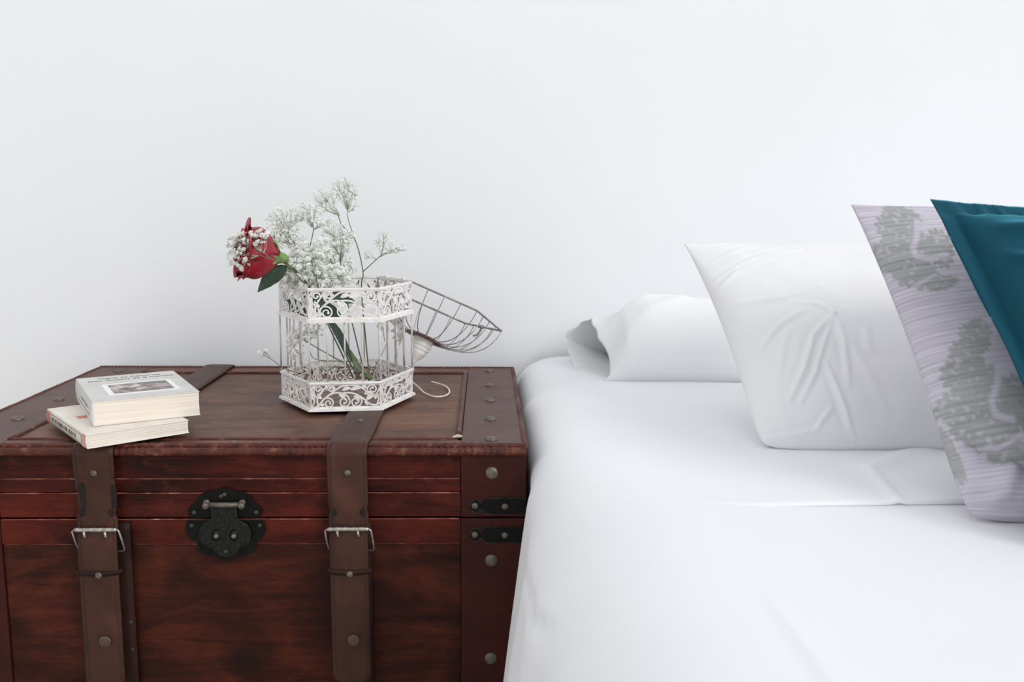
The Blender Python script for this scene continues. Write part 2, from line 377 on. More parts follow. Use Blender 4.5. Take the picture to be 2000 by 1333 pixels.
chip = mk('splintered_chip', [(SR-.013, -.578, ZT+.0012), (SR+.001, -.575, ZT+.001), (SR+.0005, -.568, ZT+.0018), (SR-.006, -.5655, ZT+.003), (SR-.012, -.570, ZT+.0015), (SR-.006, -.572, ZT-.002)],
   [(0, 1, 2, 3, 4), (1, 0, 5), (2, 1, 5), (3, 2, 5), (4, 3, 5), (0, 4, 5)], CHIP, T)
# studs
def dome(r, h, mat, name):
    prof = [(r, 0)]+[(r*math.cos(a), .0006+h*math.sin(a)) for a in [i*math.pi/2/6 for i in range(6)]]+[(0, .0006+h)]
    return me_from(name, lathe_geo(prof, 20), mat, True)
STUD = dome(.0088, .0042, BRONZE, 'stud'); STUD_S = dome(.0046, .003, BRONZE, 'rivet'); STUD_X = dome(.0030, .0014, mat_noise('dark_rivet', [(.3, srgb(44, 42, 39)), (.7, srgb(74, 70, 65))], scale=(150, 150, 150), rough=.45, metallic=.3), 'small_rivet'); STUD_C = dome(.0082, .002, STRAP, 'cap_stud')
STUD_C.materials[0] = mat_noise('cap_stud_metal', [(.3, srgb(78, 62, 54)), (.7, srgb(100, 82, 72))], scale=(120, 120, 120), rough=.5, metallic=.4)
for y in (-.088, -.2234, -.343, -.4722, -.5864): inst('stud', STUD, (.0095, y, ZT+.0005), top_r)
for y in (-.0974, -.2234, -.340, -.4714, -.5864): inst('stud', STUD, (-.684, y, ZT+.0005), top_l)
for z, p in ((.4646, fr_u), (.342, fr_d), (.20, fr_d), (.06, fr_d)): inst('stud', STUD, (.010, YF-.0022, z), p, FRONT)
for z, p in ((.4646, fl_u), (.342, fl_d), (.20, fl_d), (.06, fl_d)): inst('stud', STUD, (-.69, YF-.0022, z), p, FRONT)
for y in (-.09, -.22, -.34, -.46, -.56):
    inst('stud', STUD, (X1-.0002, y, .45), sd_u, Matrix.Rotation(R(90), 3, 'Y').to_quaternion())
    inst('stud', STUD, (X1-.0002, y, .3), sd_d, Matrix.Rotation(R(90), 3, 'Y').to_quaternion())
inst('stud', STUD_S, (-.335, -.6015, ZT), T)

# iron corner brackets
def edge_line(name, lp, loc, parent, r=.00045):
    mk(name, *tube_geo([Vector((loc[0]+x, loc[1], loc[2]+y)) for x, y in lp], r, 5, closed=True), EDGE, parent, True)
EDGE = mat_noise('worn_iron_edge', [(.35, srgb(40, 36, 32)), (.6, srgb(84, 74, 64)), (.75, srgb(120, 106, 92))], scale=(90, 90, 90), rough=.45, metallic=.3)
def bracket_outline():
    s = .00066; P = [(0, 17), (3, 10), (9, 4), (14, 3), (19, 6), (21, 11), (24, 10), (28, 4), (33, 1), (112, 1), (112, 35), (33, 35), (28, 32), (24, 26), (21, 25), (19, 30), (14, 33), (9, 32), (3, 26)]
    return [(x*s, (18-y)*s) for x, y in P]
BR = curve_mesh('bracket', [bracket_outline()], .0012, .0003, IRON)
BRX = [(x*-1, y) for x, y in bracket_outline()][::-1]; BRM = curve_mesh('bracket_mirrored', [BRX], .0012, .0003, IRON)
for z in (.4188, .3785):
    b = inst('bracket', BR, (-.019, YF-.0032, z), T, FRONT)
    inst('rivet', STUD_S, (-.019+.0066, YF-.0038, z+.0005), b, FRONT); inst('rivet', STUD_S, (-.019+.047, YF-.0038, z-.0005), b, FRONT)
    edge_line('edge_line', bracket_outline(), (-.019, YF-.0039, z), b)
    b2 = inst('bracket', BRM, (-.662, YF-.0032, z), T, FRONT)
    inst('rivet', STUD_S, (-.662-.0066, YF-.0038, z), b2, FRONT); inst('rivet', STUD_S, (-.662-.047, YF-.0038, z), b2, FRONT)

# lock: scalloped plates, hasp, pivot bar, staples
LX = -.3435
def scallop(a0, a1, rx, ry, lobes, n=70):
    return [(rx*(1+.10*abs(math.sin(lobes*(a0+(a1-a0)*i/n)))-.06)*math.cos(a0+(a1-a0)*i/n), ry*(1+.10*abs(math.sin(lobes*(a0+(a1-a0)*i/n)))-.06)*math.sin(a0+(a1-a0)*i/n)) for i in range(n+1)]
pu = curve_mesh('upper_lock_plate', [scallop(0, math.pi, .0480, .0390, 5)], .0012, .0004, IRON)
pd = curve_mesh('lower_lock_plate', [scallop(math.pi, 2*math.pi, .0520, .0545, 5)], .0012, .0004, IRON)
lu = tag(inst('lock_plate', pu, (LX, YF-.0028, ZS+.0016), T, FRONT), 'black scalloped upper lock plate on the lid')
ld = tag(inst('lock_plate', pd, (LX, YF-.0034, ZS-.0016), T, FRONT), 'black scalloped lower lock plate on the front')
for px_, dz in ((0, .0335), (-.041, .009), (.041, .009)): inst('rivet', STUD_X, (LX+px_, YF-.0038, ZS+dz), lu, FRONT)
inst('rivet', STUD_X, (LX-.005, YF-.0038, ZS+.031), lu, FRONT)
for px_, dz in ((-.045, -.009), (.045, -.009)): inst('rivet', STUD_X, (LX+px_, YF-.0044, ZS+dz), ld, FRONT)
s_ = .00066
hp = [(p.x*s_, -p.y*s_) for p in spline([Vector((a, b, 0)) for a, b in [(-25, 0), (-25, 12), (-25, 26), (-31, 33), (-45, 42), (-51, 58), (-48, 74), (-38, 85), (-27, 88), (-24, 95), (-14, 104), (0, 107), (14, 104), (24, 95), (27, 88), (38, 85), (48, 74), (51, 58), (45, 42), (31, 33), (25, 26), (25, 12), (25, 0)]], 4)]
def oval(cx, cy, rx, ry, n=20): return [((cx+rx*math.cos(2*math.pi*i/n))*s_, -(cy+ry*math.sin(2*math.pi*i/n))*s_) for i in range(n)]
hasp_me = curve_mesh('hasp', [hp, oval(-17.5, 62, 9, 13), oval(17.5, 62, 9, 13)], .0016, .0004, IRON_H)
ZH = ZS+.0205
hasp = tag(inst('hasp', hasp_me, (LX, YF-.0085, ZH), T, FRONT), 'engraved dark iron hasp with two oval holes')
inst('rivet', STUD_X, (LX, YF-.0096, ZH-.0645), hasp, FRONT)
edge_line('edge_line', hp, (LX, YF-.0093, ZH), hasp)
edge_line('edge_line', scallop(0, math.pi, .0480, .0390, 5), (LX, YF-.0034, ZS+.0016), lu, .0004)
edge_line('edge_line', scallop(math.pi, 2*math.pi, .0520, .0545, 5), (LX, YF-.0040, ZS-.0016), ld, .0004)
for dx in (-.0115, .0115):
    g = lathe_geo([(.0058, 0), (.0058, .0008), (.0034, .0012), (.0034, .0052), (.0036, .0065), (.0026, .0082), (0, .0088)], 14)
    inst('staple_pin', me_from('staple_pin', g, BRONZE, True), (LX+dx, YF-.0040, ZH-.0425), ld, FRONT)
    inst('slot_shadow_plate', me_from('slot_shadow_disc', lathe_geo([(.0098, 0), (.0098, .0006), (0, .0006)], 16), HOLE), (LX+dx, YF-.0042, ZH-.041), ld, FRONT)  # dark disc stands in for the shade inside each hasp hole
mb = MB(); mb.add(*tube_geo([(LX-.022, YF-.0085, ZH+.0005), (LX+.022, YF-.0085, ZH+.0005)], .0036, 10))
for sx in (-1, 1):
    mb.add(*tube_geo([(LX+sx*.0235, YF-.003, ZH+.003), (LX+sx*.0235, YF-.0085, ZH+.002)], .0045, 10))
    q = lathe_geo([(0, -.0052), (.0034, -.004), (.0052, 0), (.0034, .004), (0, .0052)], 12); mb.add([v+Vector((LX+sx*.0235, YF-.0105, ZH)) for v in q[0]], q[1])
mb.build('pivot_bar', BRONZE, lu, True)

# straps
def ribbon(name, path, thick, mat, parent, jag=None):
    """path: (y, z, xl, xr); strap of given thickness following the path in the yz plane"""
    n = len(path); outer = []; inner = []
    for i, (y, z, xl, xr) in enumerate(path):
        a = path[max(i-1, 0)]; b = path[min(i+1, n-1)]
        t = Vector((0, b[0]-a[0], b[1]-a[1])).normalized(); nn = Vector((0, t.z, -t.y))
        row_o = []; row_i = []
        for k in range(7):
            f = k/6; x = xl+(xr-xl)*f; crown = .0006*(1-(2*f-1)**4)
            p = Vector((x, y, z)); row_o.append(p+nn*(thick/2+crown)); row_i.append(p-nn*thick/2)
        outer.append(row_o); inner.append(row_i)
    v = [p for r in outer for p in r]+[p for r in inner for p in r]; off = n*7; f = []
    for i in range(n-1):
        for k in range(6):
            a = i*7+k; f.append((a, a+1, a+8, a+7)); f.append((off+a, off+a+7, off+a+8, off+a+1))
        f.append((i*7, i*7+7, off+i*7+7, off+i*7)); f.append((i*7+6, off+i*7+6, off+i*7+13, i*7+13))
    for i in (0, n-1):
        for k in range(6):
            a = i*7+k; q = (a, off+a, off+a+1, a+1); f.append(q if i == 0 else q[::-1])
    return mk(name, v, f, mat, parent, True)

def strap(cx, sway, z_end, rough_edge, ux, label):
    hw = .0262; rnd = random.Random(int(abs(cx)*1000))
    pts = []
    for z in (.30, .36, .42, .47, .490): pts.append((YB+.0035, z, cx-hw, cx+hw))
    pts += [(YB+.002, .5005, cx-hw, cx+hw), (YB-.004, .5042, cx-hw, cx+hw)]
    for i in range(1, 24): pts.append((YB-.004+(-.617-YB+.004)*i/24, .5032+.0010*math.exp(-((i-1)/1.5)**2), cx-hw, cx+hw))
    pts += [(-.617, .5050, cx-hw, cx+hw), (-.6255, .5040, cx-hw, cx+hw), (-.6315, .4995, cx-hw, cx+hw), (-.6335, .492, cx-hw, cx+hw)]
    zs = [.4915-.0045*i for i in range(1, 24)]
    for z in zs:
        d = 0; e = 0
        if rough_edge and .408 < z < .462:
            d = rnd.uniform(.0, .0045)*(1 if z < .445 else .4); e = rnd.uniform(0, .003)
        elif .411 < z < .424: d = rnd.uniform(.001, .003); e = rnd.uniform(.0005, .0025)
        pts.append((-.6330+.002*math.sin((z-.39)*30)*.5, z, cx-hw+d+sway*(.49-z), cx+hw-e+sway*(.49-z)))
    s = tag(ribbon('leather_strap', pts, .0030, STRAP, T), label)
    # tongue below the buckle
    zt = [.3915, .388]+[.384-.008*i for i in range(0, int((.384-z_end)/.008)+1)]; tp = []
    for i, z in enumerate(zt):
        y = -.6368-.003*math.sin(min(1, (.392-z)/.05)*math.pi/2)-.0035*max(0, (.33-z)/.16)
        ww = hw-.0008; dz = z-zt[-1]
        if dz < .014: ww = hw-.0008-.013*(1-math.sqrt(max(0, 1-((.014-dz)/.014)**2)))
        tp.append((y, z, cx-ww+sway*(.49-z), cx+ww+sway*(.49-z)))
    tg = ribbon('strap_tongue', tp, .0030, STRAP, s)
    # strap behind, riveted to the body
    up_ = [( -.6255, .398-.012*i, cx-hw+ux, cx+hw+ux) for i in range(0, 31)]
    ribbon('under_strap', up_, .0026, STRAP_D, s)
    for z in (.2585, .219, .12): inst('rivet', STUD_X, (cx+hw+ux-.006, -.6268, z), s, FRONT)
    # stitching
    mbs = MB()
    for side in (-1, 1):
        for seq in (pts[30:], tp[:-2]):
            for a, b in zip(seq, seq[1:]):
                for h in (0.05, .55):
                    xa = (a[2] if side < 0 else a[3])-side*.0042
                    p0 = Vector((xa, a[0], a[1])).lerp(Vector((xa, b[0], b[1])), h); p1 = Vector((xa, a[0], a[1])).lerp(Vector((xa, b[0], b[1])), h+.36)
                    t = (p1-p0).normalized(); nn = Vector((0, t.z, -t.y)); off = nn*.0019
                    mbs.add(*tube_geo([p0+off, p1+off], .0005, 4))
    mbs.build('stitching', STITCH, s)['kind'] = 'stuff'
    # buckle
    bz = .3935; bx = cx+sway*(.49-bz); by = -.6405; hb = .0300
    m = MB()
    fr = [(bx-hb+.002, by, bz), (bx+hb-.002, by, bz), (bx+hb, by-.0008, bz-.002), (bx+hb+.0015, by+.003, bz-.014), (bx+hb+.003, by+.008, bz-.030), (bx+hb, by+.0095, bz-.033), (bx-hb+.004, by+.0095, bz-.033), (bx-hb+.003, by+.008, bz-.030), (bx-hb+.0005, by+.003, bz-.014), (bx-hb, by-.0008, bz-.002)]
    m.add(*tube_geo(fr, .0015, 8, closed=True))
    rb = [(bx-hb+.003+(2*hb-.006)*i/14, by-.0003, bz) for i in range(15)]
    m.add(*tube_geo(rb, [.0031+.0003*math.sin(i*2.3) for i in range(15)], 10))
    for dx in (-.0135, .0135):
        m.add(*tube_geo([(bx+dx-.001, by-.001, bz-.001), (bx+dx, by-.0045, bz-.003), (bx+dx+.001, by-.0050, bz-.0075), (bx+dx+.0022, by-.0020, bz-.0105)], [.0016, .0018, .0017, .001], 8))
    m.build('buckle', STEEL, s, True)
    # keeper loop
    kz = .3365; kx = cx+sway*(.49-kz); ring = []; k = []
    for i in range(25):
        a = math.pi*i/24; ring.append((kx-.0300*math.cos(a), -.6360-.0078*math.sin(a)**.45, kz-.0030*math.sin(a)))
    v = []; f = []
    for x, y, z in ring: v += [(x, y, z+.0034), (x, y, z-.0034), (x, y+.0016, z-.0034), (x, y+.0016, z+.0034)]
    for i in range(24):
        for j in range(4): f.append((i*4+j, i*4+(j+1) % 4, i*4+4+(j+1) % 4, i*4+4+j))
    mk('keeper_loop', v, f, STRAP_D, s, True)
    inst('rivet', STUD_S, (kx+.001, -.6436, kz-.0045), s, FRONT)
    inst('rivet', STUD_S, (cx+.001, -.6352, .4685), s, FRONT)
    inst('cap_stud', STUD_C, (cx+sway*.24+.0035, -.6452, .2395), s, FRONT)
    inst('small_rivet', STUD_S, (cx, -.4978, .5048), s) if not rough_edge else None
    for dx in (-.0185, .0195):
        lp = [((1+.25*rnd.uniform(-1, 1))*.0040*math.cos(a), (1+.25*rnd.uniform(-1, 1))*.0052*math.sin(a)) for a in [i*math.pi/6 for i in range(12)]]
        h = curve_mesh('torn_hole', [lp], .0006, 0, TORN); inst('torn_hole', h, (cx+dx+sway*.07, -.6352, .4145), s, FRONT)
    if rough_edge:
        for dx, n, z0 in ((-.0195, 9, .419), (.0225, 8, .421)):
            lp = []
            for i in range(n): lp.append((.0022+.0018*rnd.random(), .0045*i))
            for i in range(n)[::-1]: lp.append((-.0022-.0012*rnd.random(), .0045*i))
            inst('torn_hole', curve_mesh('torn_edge', [lp], .0006, 0, TORN), (cx+dx+.003, -.6353, z0), s, FRONT)
    return s
strap(-.5085, .010, .165, True, .0135, 'worn brown leather strap with torn edges, under the books')
strap(-.1800, .010, .1745, False, .0035, 'brown leather strap with rounded tongue, under the birdcage')

# ------------------------------------------------------------------ books
def book(name, cx, cy, z0, wid, hei, thick, ang, cov, label, ct):
    """spine at local -x, tail edge at local -y"""
    o = empty(name, (cx, cy, z0), label, 'book', 'paperbacks stacked on the trunk')
    rot = Matrix.Rotation(R(ang), 3, 'Z')
    P = lambda x, y, z: rot @ Vector((x, y, z))+Vector((cx, cy, z0))
    hw, hh = wid/2, hei/2
    def part(nm, geo, mat, sm=False): return mk(nm, [P(*v) for v in geo[0]], geo[1], mat, o, sm)
    # page block, slightly bowed fore edge
    v = []; f = []; nz = 13
    for k in range(nz):
        t = k/(nz-1); z = ct+(thick-2*ct)*t; bow = .0025*math.sin(t*math.pi)+random.uniform(0, .0006)
        ed = random.uniform(0, .0004)
        v += [(-hw+.0012, -hh+.0008+ed, z), (hw-.001-bow*.2, -hh+.0008+ed, z), (hw-.001-bow*.2, hh-.0008-ed, z), (-hw+.0012, hh-.0008-ed, z)]
    for k in range(nz-1):
        for j in range(4): f.append((k*4+j, k*4+(j+1) % 4, k*4+4+(j+1) % 4, k*4+4+j))
    f += [(3, 2, 1, 0), tuple((nz-1)*4+j for j in range(4))]
    part('pages', (v, f), PAGE)
    part('front_cover', box_geo(-hw, hw, -hh, hh, thick-ct, thick, ct*.4, 1), cov)
    part('back_cover', box_geo(-hw, hw, -hh, hh, 0, ct, ct*.4, 1), cov)
    # spine with a few long creases
    v = []; f = []; n = 15
    for j, y in enumerate((-hh, hh)):
        for i in range(n):
            t = i/(n-1); bulge = .0016*math.sin(t*math.pi)
            v.append((-hw-bulge-.0002*(i % 2), y, thick*t))
        for i in range(n):
            t = i/(n-1); v.append((-hw+.0012, y, thick*t))
    for i in range(n-1):
        f += [(i, i+1, 2*n+i+1, 2*n+i), (n+i, 3*n+i, 3*n+i+1, n+i+1), (i, n+i, n+i+1, i+1), (2*n+i, 2*n+i+1, 3*n+i+1, 3*n+i)]
    part('spine', (v, f), cov)
    return o, P, rot, part
bz1 = .5070
b1, P1, rot1, part1 = book('paperback_book', -.5115, -.5425, bz1, .131, .190, .0180, 38.5, COVER_C, 'thin cream paperback with orange-ended spine, lying under the grey book', .0008)
hh = .095; hw = .0655
xs = -hw-.0021
def spine_patch(nm, y0, y1, z0, z1, mat, dx=0):
    return part1(nm, ([(xs-dx, y0, z0), (xs-dx, y1, z0), (xs-dx, y1, z1), (xs-dx, y0, z1), (xs+.0008, y0, z0), (xs+.0008, y1, z0), (xs+.0008, y1, z1), (xs+.0008, y0, z1)],
                      [(0, 1, 2, 3)[::-1], (4, 5, 6, 7), (0, 1, 5, 4), (1, 2, 6, 5), (2, 3, 7, 6), (3, 0, 4, 7)]), mat)
spine_patch('spine_band', -hh+.004, -hh+.0155, .0012, .0168, PRINT_O); spine_patch('spine_band', hh-.0155, hh-.004, .0012, .0168, PRINT_O)
mb = MB()
for i in range(7): 
    g = box_geo(xs-.0002, xs+.0002, -hh+.006, -hh+.0135, .0028+i*.0019, .0034+i*.0019); mb.add([P1(*v) for v in g[0]], g[1])
mb.build('spine_lines', PRINT_W, b1)
# spine frame lines and illegible worn lettering as short marks
mb = MB()
for z in (.0026, .0150): 
    g = box_geo(xs-.0002, xs+.0002, -hh+.019, hh-.019, z, z+.0006); mb.add([P1(*v) for v in g[0]], g[1])
for y in (-hh+.019, hh-.0196): 
    g = box_geo(xs-.0002, xs+.0002, y, y+.0006, .0026, .0156); mb.add([P1(*v) for v in g[0]], g[1])
mb.build('spine_frame', PRINT_K, b1)
mb = MB(); y = hh-.024; rnd = random.Random(5)
for word in (4, 5, 6, 5, 6, 3):
    for c in range(word):
        for s in ((0, 0, 0, .0055), (0, .0022, .0046, .0055), (.0018, .0022, 0, .0055), (0, .0020, .0022, .0030), (0, .0022, 0, .0007)):
            if rnd.random() < .62:
                a, b_, z0, z1 = s
                g = box_geo(xs-.0002, xs+.0002, y-max(b_, a+.0007), y-a, .0062+z0, .0062+z1); mb.add([P1(*v) for v in g[0]], g[1])
        y -= .0036
    y -= .0040
mb.build('spine_lettering', PRINT_K, b1)
g = box_geo(-.02, .012, -.005, .03, .0180, .0182); part1('cover_panel', g, PRINT_W)
g = box_geo(-.048, -.034, .004, .020, .0180, .0182); part1('cover_mark', g, PRINT_O)

b2, P2, rot2, part2 = book('paperback_book', -.4975, -.5035, bz1+.0183, .137, .180, .0335, 29.5, COVER_G, 'thick grey paperback with framed cover picture, lying on the cream book', .0008)
# cover picture with white border
def sheet_on_cover(nm, x0, x1, y0, y1, z, mat): return part2(nm, box_geo(x0, x1, y0, y1, .0335, z), mat)
sheet_on_cover('picture_border', -.043, .050, -.058, .022, .0338, PRINT_W)
sheet_on_cover('cover_picture', -.036, .043, -.051, .015, .03395, PICT)
for txt, y, s in (('Miguel de Cervantes', .069, .0105), ('Don Quijote de la Mancha', .053, .0110)):
    me = curve_mesh('cover_title', None, .0002, 0, PRINT_K, text=txt, size=s)
    o = inst('cover_title', me, P2(.002, y, .0337), b2, rot2.to_quaternion())
# creases on the spine
mb = MB()
for z, y0, y1 in ((.020, -.06, .03), (.0215, -.05, .01), (.012, -.07, .05)):
    pts = [P2(-.0685-.0019, y0+(y1-y0)*i/10, z+.0006*math.sin(i*1.7)) for i in range(11)]; mb.add(*tube_geo(pts, .00045, 4))
mb.build('spine_crease', PRINT_K, b2)

# ------------------------------------------------------------------ birdcage
CX, CY, CA, CT, CSY = -.2225, -.3320, .1045, .118, 1.13
ZB = .5054
def hx(k, z, ex=0.):
    an = R(-120+60*k); x = (CA+ex)*math.cos(an); y = (CA+ex)*math.sin(an)*CSY
    return Vector((CX+math.cos(CT)*x-math.sin(CT)*y, CY+math.sin(CT)*x+math.cos(CT)*y, z))
cage = empty('birdcage', (CX, CY, ZB), 'white filigree metal birdcage with open hinged lid, on the trunk', 'birdcage')
def hexring(name, z0, z1, e0, e1, mat, parent=None):
    v = []; f = []
    for k in range(6):
        v += [hx(k, z0, e0), hx(k, z0, e1), hx(k, z1, e1*.9+e0*.1), hx(k, z1, e0)]
    for k in range(6):
        j = (k+1) % 6
        for q in range(4): f.append((k*4+q, k*4+(q+1) % 4, j*4+(q+1) % 4, j*4+q))
    return mk(name, v, f, mat, parent or cage)
Z1, Z2, Z3 = ZB+.0435, ZB+.1370, ZB+.1855
hexring('base_rim', ZB, ZB+.0035, -.004, .0055, CAGE)
hexring('band_rim', Z1-.002, Z1+.0010, -.0015, .0028, CAGE)
hexring('band_rim', Z2-.002, Z2+.0035, -.0015, .0038, CAGE)
hexring('top_rim', Z3-.0012, Z3+.0018, -.0022, .0018, CAGE)
mk('cage_floor', [hx(k, ZB+.0012, -.003) for k in range(6)]+[hx(k, ZB+.0022, -.003) for k in range(6)], [tuple(range(6))[::-1], tuple(range(6, 12))]+[(k, (k+1) % 6, (k+1) % 6+6, k+6) for k in range(6)], RUST, cage)

# filigree panel: scrolls, spirals and leaves cut from sheet metal (local x along, y up)
def filigree(L, H):
    mb = MB(); th = .0006
    def stroke(pts, w0, w1=None):
        w1 = w0 if w1 is None else w1
        pts = [Vector((p[0], p[1], 0)) for p in pts]; n = len(pts); v = []; f = []
        for i, p in enumerate(pts):
            t = (pts[min(i+1, n-1)]-pts[max(i-1, 0)]).normalized(); nn = Vector((-t.y, t.x, 0)); ww = (w0+(w1-w0)*i/(n-1))/2
            a, b = p+nn*ww, p-nn*ww
            for q in (a, b):
                q.x = min(max(q.x, 0), L); q.y = min(max(q.y, 0), H)
            v += [a+Vector((0, 0, th)), b+Vector((0, 0, th)), b-Vector((0, 0, th)), a-Vector((0, 0, th))]
        for i in range(n-1):
            for q in range(4): f.append((i*4+q, i*4+(q+1) % 4, i*4+4+(q+1) % 4, i*4+4+q))
        mb.add(v, f)
    def spiral(cx, cy, r, a0, turns, dr, w):
        n = int(abs(turns)*16)+4
        stroke([(cx+r*(1-.72*i/n)*math.cos(a0+dr*2*math.pi*turns*i/n), cy+r*(1-.72*i/n)*math.sin(a0+dr*2*math.pi*turns*i/n)) for i in range(n+1)], w, w*.8)
        a = a0+dr*2*math.pi*turns
        blob(cx+r*.28*math.cos(a), cy+r*.28*math.sin(a), w*.85)
    def blob(cx, cy, r):
        n = 8; v = [Vector((cx+r*math.cos(2*math.pi*i/n), cy+r*math.sin(2*math.pi*i/n), s*th*1.3)) for s in (1, -1) for i in range(n)]
        mb.add(v, [tuple(range(n)), tuple(range(n, 2*n))[::-1]]+[(i, i+n, (i+1) % n+n, (i+1) % n) for i in range(n)])
    def leaf(x, y, ang, ln, wd):
        n = 8; up_ = []; dn = []
        for i in range(n+1):
            t = i/n; ww = wd*math.sin(math.pi*t**.75)*.5; cv = ln*.12*math.sin(math.pi*t)
            px, py = t*ln, cv
            for sg, li in ((1, up_), (-1, dn)):
                qx, qy = px, py+sg*ww
                li.append(Vector((min(max(x+qx*math.cos(ang)-qy*math.sin(ang), 0), L), min(max(y+qx*math.sin(ang)+qy*math.cos(ang), 0), H), 0)))
        lo = up_+dn[::-1]; m = len(lo); v = [p+Vector((0, 0, th)) for p in lo]+[p-Vector((0, 0, th)) for p in lo]
        f = []
        for i in range(n):
            f.append((i, m-1-i, m-2-i, i+1)); f.append((m+i, m+i+1, m+m-2-i, m+m-1-i))
        f += [(i, (i+1) % m, (i+1) % m+m, i+m) for i in range(m)]
        mb.add(v, f)
    u = L/2.6; h = H
    q = lambda a: [(x*u, y*h) for x, y in a]
    sp = lambda a, n=6: [(p.x, p.y) for p in spline([Vector((x*u, y*h, 0)) for x, y in a], n)]
    wv = .0027
    stroke([(0, .0014), (L, .0014)], .0028); stroke([(0, H-.0012), (L, H-.0012)], .0024)
    stroke([(.0007, 0), (.0007, H)], .0014); stroke([(L-.0007, 0), (L-.0007, H)], .0014)
    stroke(sp([(.04, .02), (.29, .13), (.48, .38), (.72, .58), (.95, .77), (1.17, .90), (1.46, .94), (1.75, .90), (1.99, .77)]), wv)
    stroke(sp([(.52, .42), (.82, .61), (1.09, .63), (1.33, .53), (1.46, .30)]), wv*.85)
    stroke(sp([(1.20, .63), (1.50, .62), (1.75, .53), (1.90, .34)]), wv*.85)
    stroke(sp([(1.72, .55), (1.96, .38), (2.20, .16), (2.45, .12), (2.6, .25)]), wv*.9)
    stroke(sp([(.03, .04), (.14, .33), (.10, .64), (.02, .85)]), wv*.8)
    stroke(sp([(.27, .14), (.25, .42), (.40, .65), (.60, .93)]), wv*.85)
    stroke(sp([(.25, .42), (.14, .62), (.16, .9)]), wv*.7)
    stroke(sp([(1.99, .77), (2.12, .60), (2.36, .52), (2.6, .52)]), wv*.75)
    stroke(sp([(2.45, .12), (2.52, .34), (2.48, .56), (2.56, .8)]), wv*.7)
    for cx, cy, rr, a0, tn, dr in ((.66, .22, .215, 2.0, 1.35, -1), (1.24, .27, .235, .35, 1.3, -1), (1.68, .26, .235, .35, 1.3, -1), (2.30, .76, .21, 3.6, 1.35, -1), (.74, .80, .155, 3.5, 1.3, -1), (.30, .78, .16, -1.4, 1.2, 1), (2.08, .27, .0, 0, 1, 1)):
        if rr: spiral(cx*u, cy*h, rr*h, a0, tn, dr, wv*.8)
    for x, y, an, ln, wd in ((.13, .34, 1.75, .36, .11), (1.05, .62, -.9, .34, .15), (1.17, .74, .15, .34, .12), (1.48, .74, .1, .36, .12), (1.62, .52, -1.0, .30, .15), (1.98, .58, -.1, .36, .13), (2.06, .33, .45, .38, .15), (.42, .40, 2.2, .26, .11), (.92, .74, 1.9, .2, .1), (2.40, .34, 1.2, .28, .11), (1.90, .92, -.6, .24, .10), (.52, .16, 2.9, .22, .09), (2.2, .16, 2.7, .22, .1), (.06, .8, .6, .2, .09)):
        leaf(x*u, y*h, an, ln*h*1.15, wd*h*1.25)
    me = bpy.data.meshes.new('filigree_panel'); me.from_pydata([tuple(v) for v in mb.v], [], mb.f); me.update(); me.materials.append(CAGE); return me
PL = .1045; FIL = [filigree(PL, Z1-.002-ZB-.0035), filigree(PL, Z3-.001-Z2-.0035)]
for bi, (zb, nm) in enumerate(((ZB+.0035, 'lower'), (Z2+.0035, 'upper'))):
    for k in range(6):
        a, b = hx(k, zb), hx(k+1, zb); d = b-a; ln = d.length; d.normalize(); nrm = d.cross(Vector((0, 0, 1)))
        rot = Matrix((d, Vector((0, 0, 1)), nrm)).transposed().to_quaternion()
        inst('filigree_panel', FIL[bi], a, cage, rot, (ln/PL, 1, 1))
# vertical wires
wl = Z2-Z1; WM = me_from('bar', tube_geo([(0, 0, 0), (0, 0, wl*.5), (0, 0, wl)], .00125, 7), WIRE, True)
CORN = me_from('corner_bar', tube_geo([(0, 0, 0), (0, 0, wl*.5), (0, 0, wl)], .0014, 7), WIRE, True)
for k in range(6):
    a, b = hx(k, Z1), hx(k+1, Z1)
    for j in range(4):
        inst('wire_bar', CORN if j == 0 else WM, a.lerp(b, j/4), cage)
